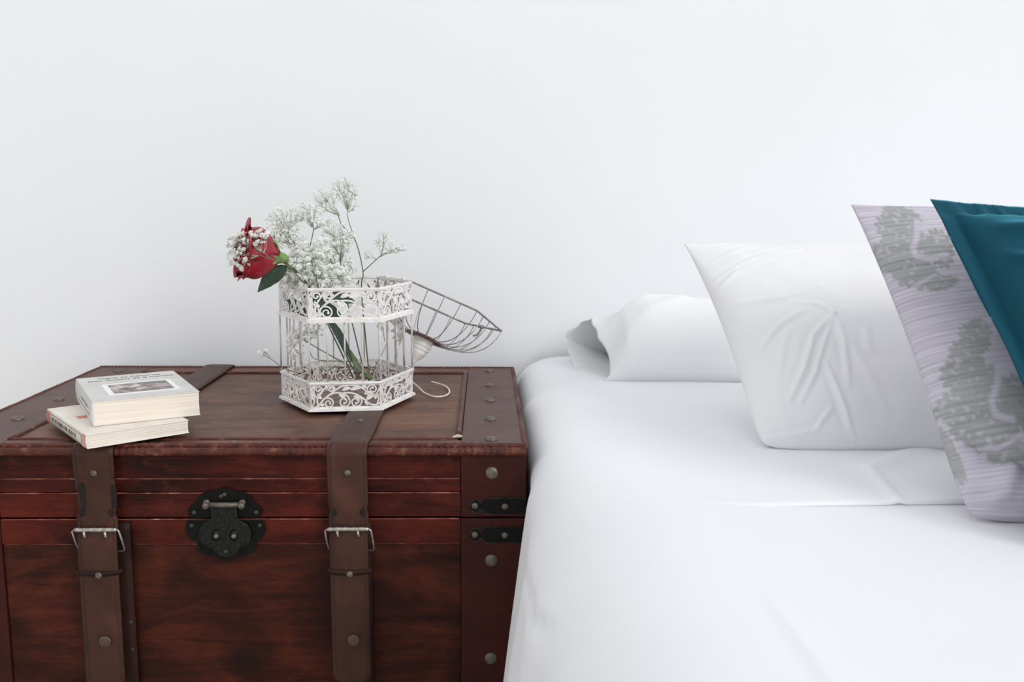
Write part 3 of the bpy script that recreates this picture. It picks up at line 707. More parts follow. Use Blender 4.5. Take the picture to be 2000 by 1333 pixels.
# flower-and-bow ornaments soldered to two sides
def ornament(k, t, zc, mirror, s):
    a, b = hx(k, 0), hx(k+1, 0); d = (b-a).normalized(); nrm = d.cross(Vector((0, 0, 1))); c = a.lerp(b, t)+Vector((0, 0, zc))+nrm*.0018
    mb = MB()
    def leafp(x, y, ang, ln, wd):
        n = 7; v = []; f = []
        for i in range(n+1):
            u_ = i/n; ww = wd*.5*math.sin(math.pi*min(1, .04+.96*u_)**.8); bend = .004*math.sin(u_*math.pi)*s
            for sg, hh_ in ((-1, 0), (0, .0012), (1, 0)):
                lx, ly = u_*ln, sg*ww
                X = x+lx*math.cos(ang)-ly*math.sin(ang); Y = y+lx*math.sin(ang)+ly*math.cos(ang)
                v.append(c+d*(X*s*mirror)+Vector((0, 0, Y*s))+nrm*(hh_+bend))
        for i in range(n):
            f += [(i*3, i*3+1, i*3+4, i*3+3), (i*3+1, i*3+2, i*3+5, i*3+4)]
        nv = len(v); v2 = [p-nrm*.0007 for p in v]
        mb.add(v+v2, f+[tuple(nv+q for q in r)[::-1] for r in f])
    for x, y, an, ln, wd in ((0, .004, 1.57, .028, .011), (-.005, .004, 2.0, .026, .010), (.005, .004, 1.1, .026, .010), (.002, .002, .45, .024, .010), (-.002, .002, 2.7, .024, .010), (.004, -.004, -.6, .022, .009), (-.004, -.004, -2.5, .022, .009), (0, -.004, -1.4, .024, .009), (.012, -.002, -.1, .016, .007), (-.012, -.002, 3.2, .016, .007)):
        leafp(x, y, an, ln, wd)
    def cur(pts, r): mb.add(*tube_geo([c+d*(x*s*mirror)+Vector((0, 0, y*s))+nrm*.001 for x, y in [(p.x, p.y) for p in spline([Vector((a_, b_, 0)) for a_, b_ in pts], 6)]], r, 6))
    cur([(-.024, -.004), (-.014, .002), (0, -.002), (.014, .003), (.024, -.002)], .0012)
    cur([(-.012, -.012), (-.006, -.020), (0, -.016), (.007, -.021), (.013, -.012)], .0011)
    return mb.build('flower_ornament', CAGE, cage)
ornament(5, .50, ZB+.094, 1, .92); ornament(2, .45, ZB+.100, -1, .95)
# lid, folded back over its hinge
HA, HB = hx(2, Z3+.0012, .001), hx(3, Z3+.0012, .001)
hax = (HB-HA).normalized(); LA = math.pi+R(29)
def lidT(p):
    v = Vector(p)-HA; best = None
    for sg in (1, -1):
        q = Matrix.Rotation(sg*LA, 3, hax) @ v
        if best is None or q.z < best[1].z: best = (sg, q)
    return HA+best[1]
_c = Matrix.Rotation(LA, 3, hax) @ (Vector((CX, CY, Z3+.1))-HA); _d = Matrix.Rotation(-LA, 3, hax) @ (Vector((CX, CY, Z3+.1))-HA)
SG = 1 if _c.z+abs(_c.x)*0 < _d.z else -1
LROT = Matrix.Rotation(SG*LA, 3, hax)
def lidT(p): return HA+LROT @ (Vector(p)-HA)
ZL = Z3+.0012
rim = []
for k in range(6):
    a, b = hx(k, ZL), hx(k+1, ZL)
    for j in range(6): rim.append(lidT(a.lerp(b, j/6)))
lid_o = tag(mk('lid', *tube_geo(rim, .0017, 8, closed=True), LIDW, cage, True), 'open wire dome lid of the cage')
HD, RD = .066, .0300
LC = Vector((CX, CY, ZL))
for k in range(6):
    a, b = hx(k, ZL), hx(k+1, ZL)
    for j in range(4):
        p = a.lerp(b, j/4); rv = p-LC; pts = []
        for i in range(13):
            t = i/12*math.pi/2; f_ = math.cos(t)**.72 if i < 12 else 0
            e = (RD*.9/rv.length); pts.append(lidT(LC+rv*(e+(1-e)*f_)+Vector((0, 0, HD*math.sin(t)**1.05))))
        mk('wire_bar', *tube_geo(pts, .0008, 6), LIDW, lid_o, True)
def lid_lathe(name, prof, mat, n=24):
    v, f = lathe_geo(prof, n); return mk(name, [lidT(LC+p) for p in v], f, mat, lid_o, True)
lid_lathe('cap_disc', [(0, HD-.0012), (RD*.9, HD-.0022), (RD+.0012, HD-.0034), (RD+.0012, HD-.0018), (RD*.9, HD+.0016), (0, HD+.001)], RUST)
lid_lathe('finial', [(.0175, HD), (.0185, HD+.004), (.0165, HD+.010), (.0182, HD+.0115), (.0184, HD+.0135), (.0150, HD+.0160), (.0168, HD+.0178), (.0168, HD+.0200), (.0128, HD+.0230), (.0142, HD+.0248), (.0136, HD+.0268), (.0115, HD+.031), (.0070, HD+.038), (.0036, HD+.042), (.0030, HD+.047), (0, HD+.049)], CAGE)
tip = lidT(LC+Vector((0, 0, HD+.047)))
hk = spline([tip, tip+Vector((.0, .012, -.014)), Vector((-.1265, -.232, .512)), Vector((-.1120, -.262, .5055)), Vector((-.0999, -.2906, .5020)), Vector((-.0820, -.3180, .5020)), Vector((-.0660, -.3120, .5020)), Vector((-.0590, -.2820, .5020)), Vector((-.0679, -.2347, .5026)), Vector((-.0937, -.2033, .5040))], 7)
mk('hook', *tube_geo(hk, .0013, 8), CAGE, lid_o, True)
# hinges and catch
for t in (.25, .75):
    c = HA.lerp(HB, t); d = hax
    mk('hinge', *tube_geo([c-d*.0045+Vector((0, 0, .002)), c+d*.0045+Vector((0, 0, .002))], .0028, 10), CAGE, cage, True)
ca, cb = hx(5, ZL), hx(6, ZL); cm = ca.lerp(cb, .45)
out = (cm-LC).normalized()
cp = [lidT(cm+out*a+Vector((0, 0, b))) for a, b in ((0, 0), (.002, .004), (.001, .011), (-.003, .018), (-.007, .021))]
m = MB(); m.add(*tube_geo(spline(cp, 4), .0019, 6)); m.add(*tube_geo([lidT(cm+(cb-ca).normalized()*x) for x in (-.006, .006)], .0034, 8))
m.build('catch', LIDW, lid_o, True)

# ------------------------------------------------------------------ flowers
def leaf_geo(base, tip_, wid, nrm, curve=.0, n=10, fold=.15):
    base, tip_, nrm = Vector(base), Vector(tip_), Vector(nrm).normalized(); ax = tip_-base; ln = ax.length; ax.normalize(); sd = ax.cross(nrm).normalized(); nn = sd.cross(ax)
    v = []; f = []
    for i in range(n+1):
        t = i/n; w_ = wid*.5*math.sin(math.pi*(t**.8))**.9 if 0 < i < n else .0002
        c = base+ax*(ln*t)+nn*(curve*math.sin(math.pi*t)*ln)
        ser = 1+.06*(i % 2)
        for s_ in (-1, -.5, 0, .5, 1): v.append(c+sd*(w_*s_*(ser if abs(s_) == 1 else 1))+nn*(abs(s_)*w_*fold))
    for i in range(n):
        for j in range(4): f.append((i*5+j, i*5+j+1, i*5+6+j, i*5+5+j))
    nv = len(v); v += [p-nn*.0004 for p in v]; f += [tuple(nv+q for q in r)[::-1] for r in f]
    return v, f

# rose: side view, opening to the left
RC = at(545, 503, -.445)
rax = (at(452, 490, -.47)-RC).normalized(); RL = .066
ra = rax.orthogonal().normalized(); rb_ = rax.cross(ra)
rose = empty('red_rose', at(722, 744, -.36), 'single red rose on a long stem, leaning out of the birdcage', 'flower')
def petal(phi, span, r0, r1, h, curl, seed, wav=.002):
    rn = random.Random(seed); v = []; f = []; n, mm = 11, 9; ph1, ph2 = rn.uniform(0, 6), rn.uniform(0, 6)
    for i in range(n+1):
        t = i/n
        wprof = (.34+.66*math.sin(min(1, t*1.25)*math.pi/2))*(1 if t < .78 else math.sqrt(max(.02, 1-((t-.78)/.29)**2)))
        for j in range(mm):
            u_ = j/(mm-1)*2-1; a = phi+span*wprof*u_
            rr = r0+(r1-r0)*math.sin(min(1, t*1.7)*math.pi/2)**.9*(1-.16*max(0, t-.55)/.45)
            z = h*t*(1-.06*u_*u_*(1 if t > .6 else 0))
            k = max(0, (t-.68)/.32)
            rr += curl*k*k*(.7+.3*math.cos(2.5*u_+ph1)); z -= curl*.55*k**3
            rr += wav*k*math.sin(3*u_+ph2)
            v.append(RC+rax*z+(ra*math.cos(a)+rb_*math.sin(a))*rr)
    for i in range(n):
        for j in range(mm-1): f.append((i*mm+j, i*mm+j+1, i*mm+mm+j+1, i*mm+mm+j))
    o = mk('petal', v, f, PETAL, rose, True)
    sm = o.modifiers.new('thick', 'SOLIDIFY'); sm.thickness = .0006; sm.offset = 0
for k in range(5): petal(k*1.2566+.35, 1.05, .007, .037+.003*(k % 2), .060, .015, 10+k, .006)
for k in range(5): petal(k*1.2566+.95, 1.02, .006, .0325, .064, .009, 20+k, .005)
for k in range(5): petal(k*1.2566+.1, .95, .005, .021, .065, .003, 30+k)
for k in range(4): petal(k*1.571+.5, 1.1, .004, .014, .065, .001, 40+k)
for k in range(3): petal(k*2.094+.2, 1.3, .003, .008, .064, 0, 50+k)
# calyx, sepals, stem, leaves
v, f = lathe_geo([(.0035, -.014), (.006, -.010), (.0085, -.004), (.0095, .001), (.006, .006), (0, .007)], 12)
mk('calyx', [RC+ra*p.x+rb_*p.y+rax*p.z for p in v], f, SEPAL, rose, True)
for k in range(5):
    a = k*1.2566+.6; rd = ra*math.cos(a)+rb_*math.sin(a)
    tipd = rax*.022+rd*(.026+.006*math.sin(k*2)) if k % 2 else rax*.030+rd*.030
    mk('sepal', *leaf_geo(RC+rd*.006-rax*.001, RC+tipd, .012, rax*-1+rd, .12), SEPAL, rose, True)
stem_p = spline([RC-rax*.008, at(562, 519, -.425), at(590, 545, -.385), at(640, 622, -.365), at(680, 690, -.36), at(724, 742, -.355)], 8)
mk('stem', *tube_geo(stem_p, [.0028+.0010*i/len(stem_p) for i in range(len(stem_p))], 10), STEM, rose, True)
mk('leaf', *leaf_geo(at(560, 519, -.428), at(503, 571, -.45), .024, (.15, -.9, .5), .10), LEAF, rose, True)
mk('leaf', *leaf_geo(at(640, 618, -.39), at(690, 712, -.375), .013, (.5, -.8, .2), .06), LEAF, rose, True)
mk('leaf', *leaf_geo(at(668, 668, -.385), at(716, 738, -.37), .010, (.4, -.9, .2), -.05), STEM, rose, True)
mk('leaf', *leaf_geo(at(636, 602, -.385), at(588, 566, -.40), .016, (-.2, -.8, .5), .05), LEAF, rose, True)

for a, b, wd, nr in (((560, 586, -.345), (604, 620, -.365), .020, (.1, -.9, .3)), ((588, 574, -.40), (640, 600, -.40), .022, (-.1, -.9, .35)), ((622, 592, -.395), (672, 628, -.395), .020, (.1, -.95, .2)), ((640, 576, -.39), (696, 592, -.395), .018, (0, -.9, .4))):
    mk('leaf', *leaf_geo(at(*a), at(*b), wd, nr, .08), LEAF, rose, True)

# gypsophila
def flower_geo(r, seed):
    rn = random.Random(seed); mb = MB()
    for ring, (n, tilt, rr) in enumerate(((6, .25, 1.0), (5, .75, .85), (4, 1.15, .6))):
        for k in range(n):
            a = 2*math.pi*(k+rn.uniform(-.2, .2))/n+ring*.5; tl = tilt+rn.uniform(-.15, .15)
            d = Vector((math.cos(a)*math.cos(tl), math.sin(a)*math.cos(tl), math.sin(tl))); s = Vector((-math.sin(a), math.cos(a), 0))*(r*.42*rr)
            b = d*(r*.15); m_ = d*(r*.62*rr); e = d*(r*rr)+Vector((0, 0, r*.16))
            mb.add([b, m_+s, e, m_-s], [(0, 1, 2, 3)])
    # calyx
    mb.add([(0, 0, -r*.55), (r*.3, 0, r*.1), (-r*.15, r*.26, r*.1), (-r*.15, -r*.26, r*.1)], [(0, 2, 1), (0, 3, 2), (0, 1, 3), (1, 2, 3)])
    return mb.v, mb.f
FGEO = [flower_geo(1, s) for s in range(4)]
FMESH = [me_from('blossom', ([p*.0040 for p in g[0]], g[1]), FLOWER) for g in FGEO]
def rand_rot(rn, out_):
    d = (Vector(out_)+Vector((rn.uniform(-.7, .7), rn.uniform(-.7, .7), rn.uniform(-.5, .7)))).normalized()
    return d.to_track_quat('Z', 'Y') @ Matrix.Rotation(rn.uniform(0, 6.28), 3, 'Z').to_quaternion()
def sprig(name, label, stems, blobs, seed, frad, separate=False, twig=.00034, buds=.2):
    """stems: list of (points, radius); blobs: (centre, (rx,ry,rz), n, node) – flowers fan out of node"""
    rn = random.Random(seed); root = empty(name, stems[0][0][0], label, 'flower', 'gypsophila sprigs in the birdcage')
    st = MB(); fb = MB(); bb = MB(); nsep = 0
    ms = MB()
    for pts, r in stems:
        pp = spline(pts, 6); r *= 1.25; ms.add(*tube_geo(pp, [r*(1-.45*i/len(pp)) for i in range(len(pp))], 6))
    for c, rad, n, node in blobs:
        c = Vector(c); node = Vector(node); subs = []
        m = max(2, int(n/6))
        for i in range(m):
            while True:
                q = Vector((rn.uniform(-1, 1), rn.uniform(-1, 1), rn.uniform(-1, 1)))
                if q.length < 1: break
            s = c+Vector((q.x*rad[0], q.y*rad[1], q.z*rad[2]))*.72; s = node.lerp(s, .82); subs.append(s)
            j = node.lerp(s, .5)+Vector((rn.uniform(-1, 1), rn.uniform(-1, 1), rn.uniform(-1, 1)))*(s-node).length*.08
            st.add(*tube_geo([node, j, s], [twig*1.4, twig*1.1, twig], 4, cap=False))
        for i in range(n):
            while True:
                q = Vector((rn.uniform(-1, 1), rn.uniform(-1, 1), rn.uniform(-1, 1)))
                if q.length < 1: break
            p = c+Vector((q.x*rad[0], q.y*rad[1], q.z*rad[2])); s = min(subs, key=lambda z: (z-p).length)
            if (p-s).length > .030: p = s+(p-s).normalized()*.030
            st.add(*tube_geo([s, s.lerp(p, .5)+Vector((0, 0, -.001)), p], [twig*.9, twig*.75, twig*.6], 3, cap=False))
            rot = rand_rot(rn, (p-node).normalized()+Vector((0, -.5, .3))); sc = frad*rn.uniform(.75, 1.15)
            if rn.random() < buds:
                g = lathe_geo([(0, -.6), (.42, -.25), (.45, .2), (0, .75)], 5); bb.add([rot @ (v*(sc*.75))+p for v in g[0]], g[1])
            elif separate and nsep < 280:
                nsep += 1; inst('blossom', rn.choice(FMESH), p, root, rot, [sc/.0040]*3)
            else:
                g = rn.choice(FGEO); fb.add([rot @ (v*sc)+p for v in g[0]], g[1])
    ms.build('main_stem', STEM_G, root, True)
    st.build('twigs', TWIG, root)['kind'] = 'stuff'
    if fb.v: fb.build('blossoms', FLOWER, root)['kind'] = 'stuff'
    if bb.v: bb.build('buds', BUD, root)['kind'] = 'stuff'
    return root
sprig('gypsophila_sprig', 'dense white gypsophila head filling the front left of the cage top',
      [([at(690, 738, -.35), at(655, 665, -.365), at(618, 585, -.385)], .0012), ([at(700, 740, -.35), at(650, 640, -.36), at(640, 570, -.375)], .0010), ([at(640, 630, -.37), at(590, 578, -.39)], .0008)],
      [(at(600, 527, -.385), (.050, .035, .030), 180, at(618, 585, -.385)), (at(566, 548, -.395), (.022, .022, .016), 51, at(590, 578, -.39)), (at(655, 542, -.375), (.027, .03, .016), 63, at(640, 572, -.375)), (at(612, 490, -.37), (.032, .03, .022), 75, at(622, 560, -.38))], 1, .0050, True, buds=.06)
sprig('gypsophila_sprig', 'loose white gypsophila spray spreading behind the rose',
      [([at(705, 740, -.30), at(645, 620, -.32), at(610, 530, -.335), at(590, 480, -.335)], .0011), ([at(610, 530, -.335), at(570, 470, -.34), at(552, 450, -.34)], .0007), ([at(600, 505, -.335), at(612, 450, -.33), at(608, 430, -.33)], .0007)],
      [(at(560, 432, -.34), (.034, .03, .024), 127, at(565, 465, -.34)), (at(603, 415, -.33), (.024, .03, .018), 90, at(610, 445, -.33)), (at(545, 462, -.34), (.020, .025, .018), 67, at(572, 478, -.34)), (at(632, 436, -.33), (.016, .02, .010), 36, at(612, 450, -.33)), (at(580, 478, -.335), (.028, .025, .016), 45, at(592, 492, -.335))], 2, .0031)
sprig('gypsophila_sprig', 'greenish white gypsophila spray upright in the cage middle',
      [([at(715, 742, -.29), at(690, 640, -.30), at(668, 540, -.31), at(666, 500, -.31)], .0010), ([at(668, 540, -.31), at(650, 500, -.31)], .0006)],
      [(at(662, 465, -.31), (.028, .03, .030), 142, at(666, 515, -.31)), (at(640, 500, -.31), (.022, .03, .018), 60, at(652, 525, -.31)), (at(682, 520, -.31), (.014, .02, .02), 33, at(668, 545, -.31))], 3, .0033)
sprig('gypsophila_sprig', 'tall thin forked gypsophila stem rising highest from the cage',
      [([at(722, 742, -.27), at(712, 640, -.27), at(706, 560, -.27), at(709, 531, -.27), at(694, 470, -.27), at(668, 440, -.27), at(660, 418, -.27)], .0010), ([at(692, 466, -.27), at(680, 428, -.27), at(678, 410, -.27)], .0006), ([at(709, 531, -.27), at(740, 503, -.27), at(752, 494, -.27)], .0007), ([at(740, 503, -.27), at(770, 490, -.27), at(795, 489, -.27)], .0004)],
      [(at(634, 392, -.27), (.025, .025, .022), 75, at(664, 422, -.27)), (at(672, 368, -.27), (.027, .03, .020), 90, at(679, 412, -.27)), (at(690, 392, -.27), (.013, .02, .020), 36, at(680, 415, -.27)), (at(745, 468, -.27), (.018, .02, .016), 36, at(744, 500, -.27)), (at(772, 484, -.27), (.020, .02, .012), 36, at(752, 496, -.27)), (at(718, 497, -.27), (.009, .015, .010), 15, at(735, 508, -.27))], 4, .0023, buds=.3)
sprig('gypsophila_sprig', 'small gypsophila cluster lying across the red rose',
      [([at(632, 606, -.375), at(596, 556, -.40), at(566, 524, -.445), at(548, 512, -.478), at(528, 506, -.492), at(505, 498, -.496)], .0008), ([at(528, 506, -.492), at(505, 482, -.494)], .0006)],
      [(at(486, 470, -.492), (.026, .010, .014), 54, at(510, 492, -.496)), (at(470, 505, -.498), (.019, .008, .017), 39, at(505, 500, -.498)), (at(458, 475, -.485), (.010, .010, .012), 18, at(505, 495, -.495)), (at(512, 468, -.488), (.014, .010, .012), 18, at(515, 495, -.494))], 5, .0046, True, buds=.06)
sprig('gypsophila_sprig', 'drooping gypsophila sprig low inside the cage, poking out left through the wires',
      [([at(725, 735, -.37), at(655, 700, -.375), at(600, 668, -.38), at(578, 652, -.38)], .0008), ([at(670, 706, -.375), at(612, 700, -.38), at(606, 660, -.385)], .0006), ([at(610, 735, -.38), at(560, 722, -.38), at(530, 702, -.38), at(508, 690, -.38)], .0006), ([at(720, 738, -.34), at(742, 700, -.32), at(756, 670, -.31)], .0006)],
      [(at(582, 662, -.38), (.016, .018, .016), 45, at(590, 664, -.38)), (at(610, 648, -.385), (.018, .018, .012), 39, at(608, 662, -.385)), (at(513, 688, -.38), (.011, .01, .009), 13, at(528, 700, -.38)), (at(575, 690, -.38), (.015, .015, .012), 15, at(595, 690, -.38)), (at(745, 625, -.31), (.012, .012, .02), 13, at(752, 668, -.31)), (at(650, 715, -.34), (.03, .03, .012), 18, at(680, 725, -.36))], 6, .0036, buds=.2)

# ------------------------------------------------------------------ bed sheet
ZBED = .515
def gauss(x, s): return math.exp(-(x/s)**2)
def segdist(x, y, pts):
    best = 9; bt = 0; n = len(pts)-1
    for i in range(n):
        ax, ay = pts[i]; bx, by = pts[i+1]; dx, dy = bx-ax, by-ay; l2 = dx*dx+dy*dy
        t = max(0, min(1, ((x-ax)*dx+(y-ay)*dy)/l2)); d = math.hypot(x-ax-dx*t, y-ay-dy*t)
        if d < best: best = d; bt = (i+t)/n
    return best, bt
def sst(a, b, x):
    t = max(0, min(1, (x-a)/(b-a))); return t*t*(3-2*t)
def build_sheet():
    NX, NS = 270, 70; v = []; f = []
    y0, y1 = -.012, -2.05; EDGE_P = [(p.x, p.y) for p in spline([Vector(q) for q in ((-.008, 0, 0), (-.003, 0, 0), (.0025, .0002, 0), (.0015, .0015, 0), (-.0025, .0028, 0), (-.0018, .0048, 0), (.002, .0056, 0), (.008, .0056, 0))], 4)]
    ys = []
    for a_, b_, n_ in ((y0, -.84, 170), (-.84, -.95, 160), (-.95, -1.2, 60), (-1.2, y1, 90)):
        ys += [a_+(b_-a_)*i/n_ for i in range(n_)]
    ys.append(y1); NY = len(ys)-1
    prof = [('t', (i/NX)**.8) for i in range(NX)]+[('s', i/NS) for i in range(NS+1)]
    W = len(prof)
    for y in ys:
        fl_ = sst(-.628, -.70, y)
        xe = .0635+.004*math.sin(y*9)*fl_; wide = sst(-.55, -.95, y); xs_ = .155+.065*wide; dp = .062+.055*wide
        for kind, a in prof:
            if kind == 't':
                x = 1.62-(1.62-xs_)*a; z = ZBED; yo = 0
                z += .0020*noise.noise((x*3.1, y*3.1, 0))+.0008*noise.noise((x*9, y*9, 4))
                # turned-back edge line and creases
                fy = -.906+.010*noise.noise((x*5, 0, 7))+(.02*sst(.30, .18, x))
                fade = sst(.20, .36, x)
                
                w_ = y-fy; yo = 0
                if abs(w_) <= .008:      # rounded edge of the doubled layer, tucked under
                    tq = (w_/.008+1)/2; fi = min(len(EDGE_P)-2, int(tq*(len(EDGE_P)-1))); ft = tq*(len(EDGE_P)-1)-fi
                    ey = EDGE_P[fi][0]+(EDGE_P[fi+1][0]-EDGE_P[fi][0])*ft; ez = EDGE_P[fi][1]+(EDGE_P[fi+1][1]-EDGE_P[fi][1])*ft
                    yo = fade*(ey-w_); z += fade*ez
                elif w_ > 0: z += fade*.0056*sst(.26, .05, w_)
                d, t = segdist(x, y, [(.447, -.78), (.438, -.83), (.426, -.90)]); z += .0035*gauss(d, .006)*sst(0, .2, t)
                d, t = segdist(x, y, [(.62, -.655), (.53, -.715), (.45, -.785)]); z += .0045*gauss(d, .014)
                d, t = segdist(x, y, [(.20, -.45), (.33, -.56), (.44, -.64)]); z += .0015*gauss(d, .03)
                d, t = segdist(x, y, [(.16, -1.0), (.22, -1.2), (.30, -1.5)]); z += .0020*gauss(d, .03)
                d, t = segdist(x, y, [(.17, -.31), (.3, -.335), (.5, -.33)]); z += .0018*gauss(d, .012)
                d, t = segdist(x, y, [(.15, -.26), (.19, -.29), (.24, -.30)]); z += .0030*gauss(d, .012)
            else:
                # rounded shoulder then hanging side
                s = a
                if s < .3:
                    q = s/.3*math.pi/2; rx = xs_-xe; x = xs_-rx*math.sin(q)**1.05; z = ZBED-dp*(1-math.cos(q))**1.1
                    z += .0020*noise.noise((x*3.1, y*3.1, 0))*math.cos(q)
                else:
                    q = (s-.3)/.7; z = ZBED-dp-(ZBED-dp-.02)*q; x = xe
                drop = max(0, ZBED-.015-z)
                x -= fl_*(.145*drop-.03*drop*drop)
                # folds in the hanging cloth
                fd = fl_*min(1, drop/.12)
                x += fd*(.004*math.sin(y*17+z*5)+.0018*math.sin(y*43-z*9))
                d, t = segdist(y, z, [(-.72, .44), (-.75, .415), (-.81, .408), (-.91, .415), (-.965, .42), (-1.04, .44)]); x += .0065*gauss(d, .006)*sst(.1, .7, t)*sst(1, .9, t)
                x -= .006*gauss(y+.325, .03)*gauss(z-.485, .03)
                if y > -.64: x = max(x, .0612)
            v.append((x, y+(yo if kind == 't' else 0), z))
    for j in range(NY):
        for i in range(W-1): f.append((j*W+i, j*W+i+1, (j+1)*W+i+1, (j+1)*W+i))
    o = mk('bed_sheet', v, [q[::-1] for q in f], SHEET, None, True)
    sm = o.modifiers.new('thick', 'SOLIDIFY'); sm.thickness = .0012; sm.offset = -1
    return tag(o, 'smooth white bed sheet covering the mattress and hanging over its side', 'bed sheet')
build_sheet()

# ------------------------------------------------------------------ cushions
def cushion(name, TL, TR, BL, BR_, tf, tb, n, pinch, disp, mat, label, cat, group=None, flange=0., attr=None, expo=(2.4, .55), sag=.12, rc=(0., 0.)):
    TL, TR, BL, BR_ = map(Vector, (TL, TR, BL, BR_))
    N = ((TR-TL).cross(TL-BL)).normalized()
    if N.y > 0: N = -N
    v = []; idx = {}; motif = []; rib = []
    def base(u_, v_):
        pu = u_*(1-pinch[0]*(1-v_*v_)*abs(u_)**2); pv = v_*(1-pinch[1]*(1 if v_ > 0 else -.15)*(1-u_*u_)*abs(v_)**2)
        k = 1-(rc[0] if v_ > 0 else rc[1])*(abs(u_)*abs(v_))**7; pu *= k; pv *= k
        s, t = (pu+1)/2, (1-pv)/2
        return (TL*(1-s)+TR*s)*(1-t)+(BL*(1-s)+BR_*s)*t
    def prof(u_, v_):
        if flange:
            a, b = max(0, 1-abs(u_)/(1-flange)), max(0, 1-abs(v_)/(1-flange))
            return (math.tanh(2.6*a)**.45*math.tanh(2.6*b)**.45)*(.72+.28*math.sqrt(max(0, (1-u_*u_)*(1-v_*v_))))
        return ((1-abs(u_)**expo[0])*(1-abs(v_)**expo[0]))**expo[1]
    for side in (0, 1):
        for j in range(n+1):
            v_ = 1-2*j/n
            for i in range(n+1):
                u_ = -1+2*i/n
                if side and (i in (0, n) or j in (0, n)): idx[(1, i, j)] = idx[(0, i, j)]; continue
                p = base(u_, v_); t = prof(u_, v_)*(1-sag*v_)
                if side == 0: p = p+N*(tf*t+disp(u_, v_))
                else: p = p-N*(tb*t)
                p.z = max(p.z, ZBED+.0012)
                idx[(side, i, j)] = len(v); v.append(p)
                motif.append(attr(u_, v_) if attr else 0); rib.append((u_*.2, v_*.2, 0))
    f = []
    for j in range(n):
        for i in range(n):
            f.append((idx[(0, i, j)], idx[(0, i, j+1)], idx[(0, i+1, j+1)], idx[(0, i+1, j)]))
            f.append((idx[(1, i, j)], idx[(1, i+1, j)], idx[(1, i+1, j+1)], idx[(1, i, j+1)]))
    o = mk(name, v, f, mat, None, True)
    if attr:
        a = o.data.attributes.new('motif', 'FLOAT', 'POINT'); a.data.foreach_set('value', motif)
        a = o.data.attributes.new('rib', 'FLOAT_VECTOR', 'POINT'); a.data.foreach_set('vector', [c for q in rib for c in q])
    return tag(o, label, cat, group)

# white cushion, wrinkled
CRE = [([(-1.0, .907), (-.693, .973), (-.4, .96), (-.24, .773)], .016, .0035), ([(-1.0, .4), (-.773, .547), (-.52, .627)], .018, .0040), ([(-.96, .213), (-.56, .173), (-.28, .267)], .024, .0030),
       ([(-.28, -.013), (-.493, -.227), (-.627, -.48), (-.773, -.693)], .017, .0045), ([(-.28, -.013), (-.467, -.333), (-.573, -.533), (-.707, -.72)], .014, .0040), ([(-.28, -.027), (-.32, -.32), (-.387, -.627)], .018, .0040),
       ([(-.48, -.453), (-.467, -.693), (-.44, -.88), (-.413, -.987)], .017, .0050), ([(-.667, -.933), (-.6, -.853), (-.533, -.787)], .014, .0035), ([(-.88, -.267), (-.693, -.093), (-.427, .053)], .018, .0035), ([(-1.0, .493), (-.84, .56), (-.573, .68), (-.24, .76)], .016, .0035),
       ([(-.187, .027), (-.12, -.16), (-.173, -.373)], .022, .003), ([(-1.0, -.48), (-.97, -.707), (-.93, -.92)], .03, .003), ([(-1.0, -.96), (-.76, -.93), (-.627, -.905), (-.467, -.94)], .018, .004),
       ([(-.28, -.02), (-.36, .08), (-.5, .12)], .02, .003), ([(-.9, .72), (-.7, .80), (-.5, .86)], .018, .003), ([(-.62, -.1), (-.72, -.3), (-.8, -.5)], .02, .0022), ([(-.3, -.1), (-.27, -.4), (-.2, -.8)], .03, .003)]
def disp_w(u_, v_):
    e = min(1, (1-abs(u_))*6)*min(1, (1-abs(v_))*6); z = .004*noise.noise((u_*2, v_*2, 1))+.002*noise.noise((u_*6, v_*5, 3))
    for pts, wd, am in CRE:
        d, t = segdist(u_, v_, pts); z += (am*gauss(d, wd)-am*.35*gauss(d-wd*2.2, wd*1.2))*(.35+.65*math.sin(math.pi*min(.95, max(.05, t))))
    return .8*z*(.25+.75*e)
tlw = at(1336, 476, -.43)
cushion('white_cushion', tlw, tlw+Vector((.40, .02, .012)), (.344, -.698, ZBED+.002), (.745, -.702, ZBED+.002), .055, .075, 230, (.07, .05), disp_w, PILLOW2,
        'creased white square cushion standing behind the lilac cushion', 'cushion', expo=(2.6, .6), sag=.2, rc=(0., .05))

# lilac damask cushion
def lobe(u_, v_, cx, cy, rx, ry, an, teeth, amp):
    x, y = u_-cx, v_-cy; c, s = math.cos(an), math.sin(an); x, y = (x*c+y*s)/rx, (-x*s+y*c)/ry
    r = math.hypot(x, y); th = math.atan2(y, x); return r-(1+amp*abs(math.sin(th*teeth/2))-amp*.5)
MED = [([(-.862, .769, 30, 36), (-.954, .60, 28, 30), (-.905, .535, 34, 34), (-.86, .44, 40, 32), (-.762, .885, 34, 32), (-.672, .60, 26, 44), (-.83, .64, 40, 44), (-.76, .345, 34, 12)],
        [[(-.70, .83), (-.769, .685), (-.815, .615), (-.823, .554), (-.762, .523), (-.66, .545)], [(-.95, .335), (-.869, .372), (-.77, .41)]]),
       ([(-.725, -.02, 24, 26), (-.80, -.12, 30, 28), (-.855, -.225, 34, 30), (-.92, -.395, 32, 26), (-.88, -.50, 36, 30), (-.80, -.57, 40, 30), (-.785, -.32, 44, 50), (-.652, -.41, 24, 44), (-.73, -.672, 46, 13), (-.69, .02, 20, 22)],
        [[(-.655, -.16), (-.708, -.3), (-.765, -.392), (-.769, -.469), (-.70, -.505)], [(-.87, -.628), (-.777, -.632), (-.70, -.60)]])]
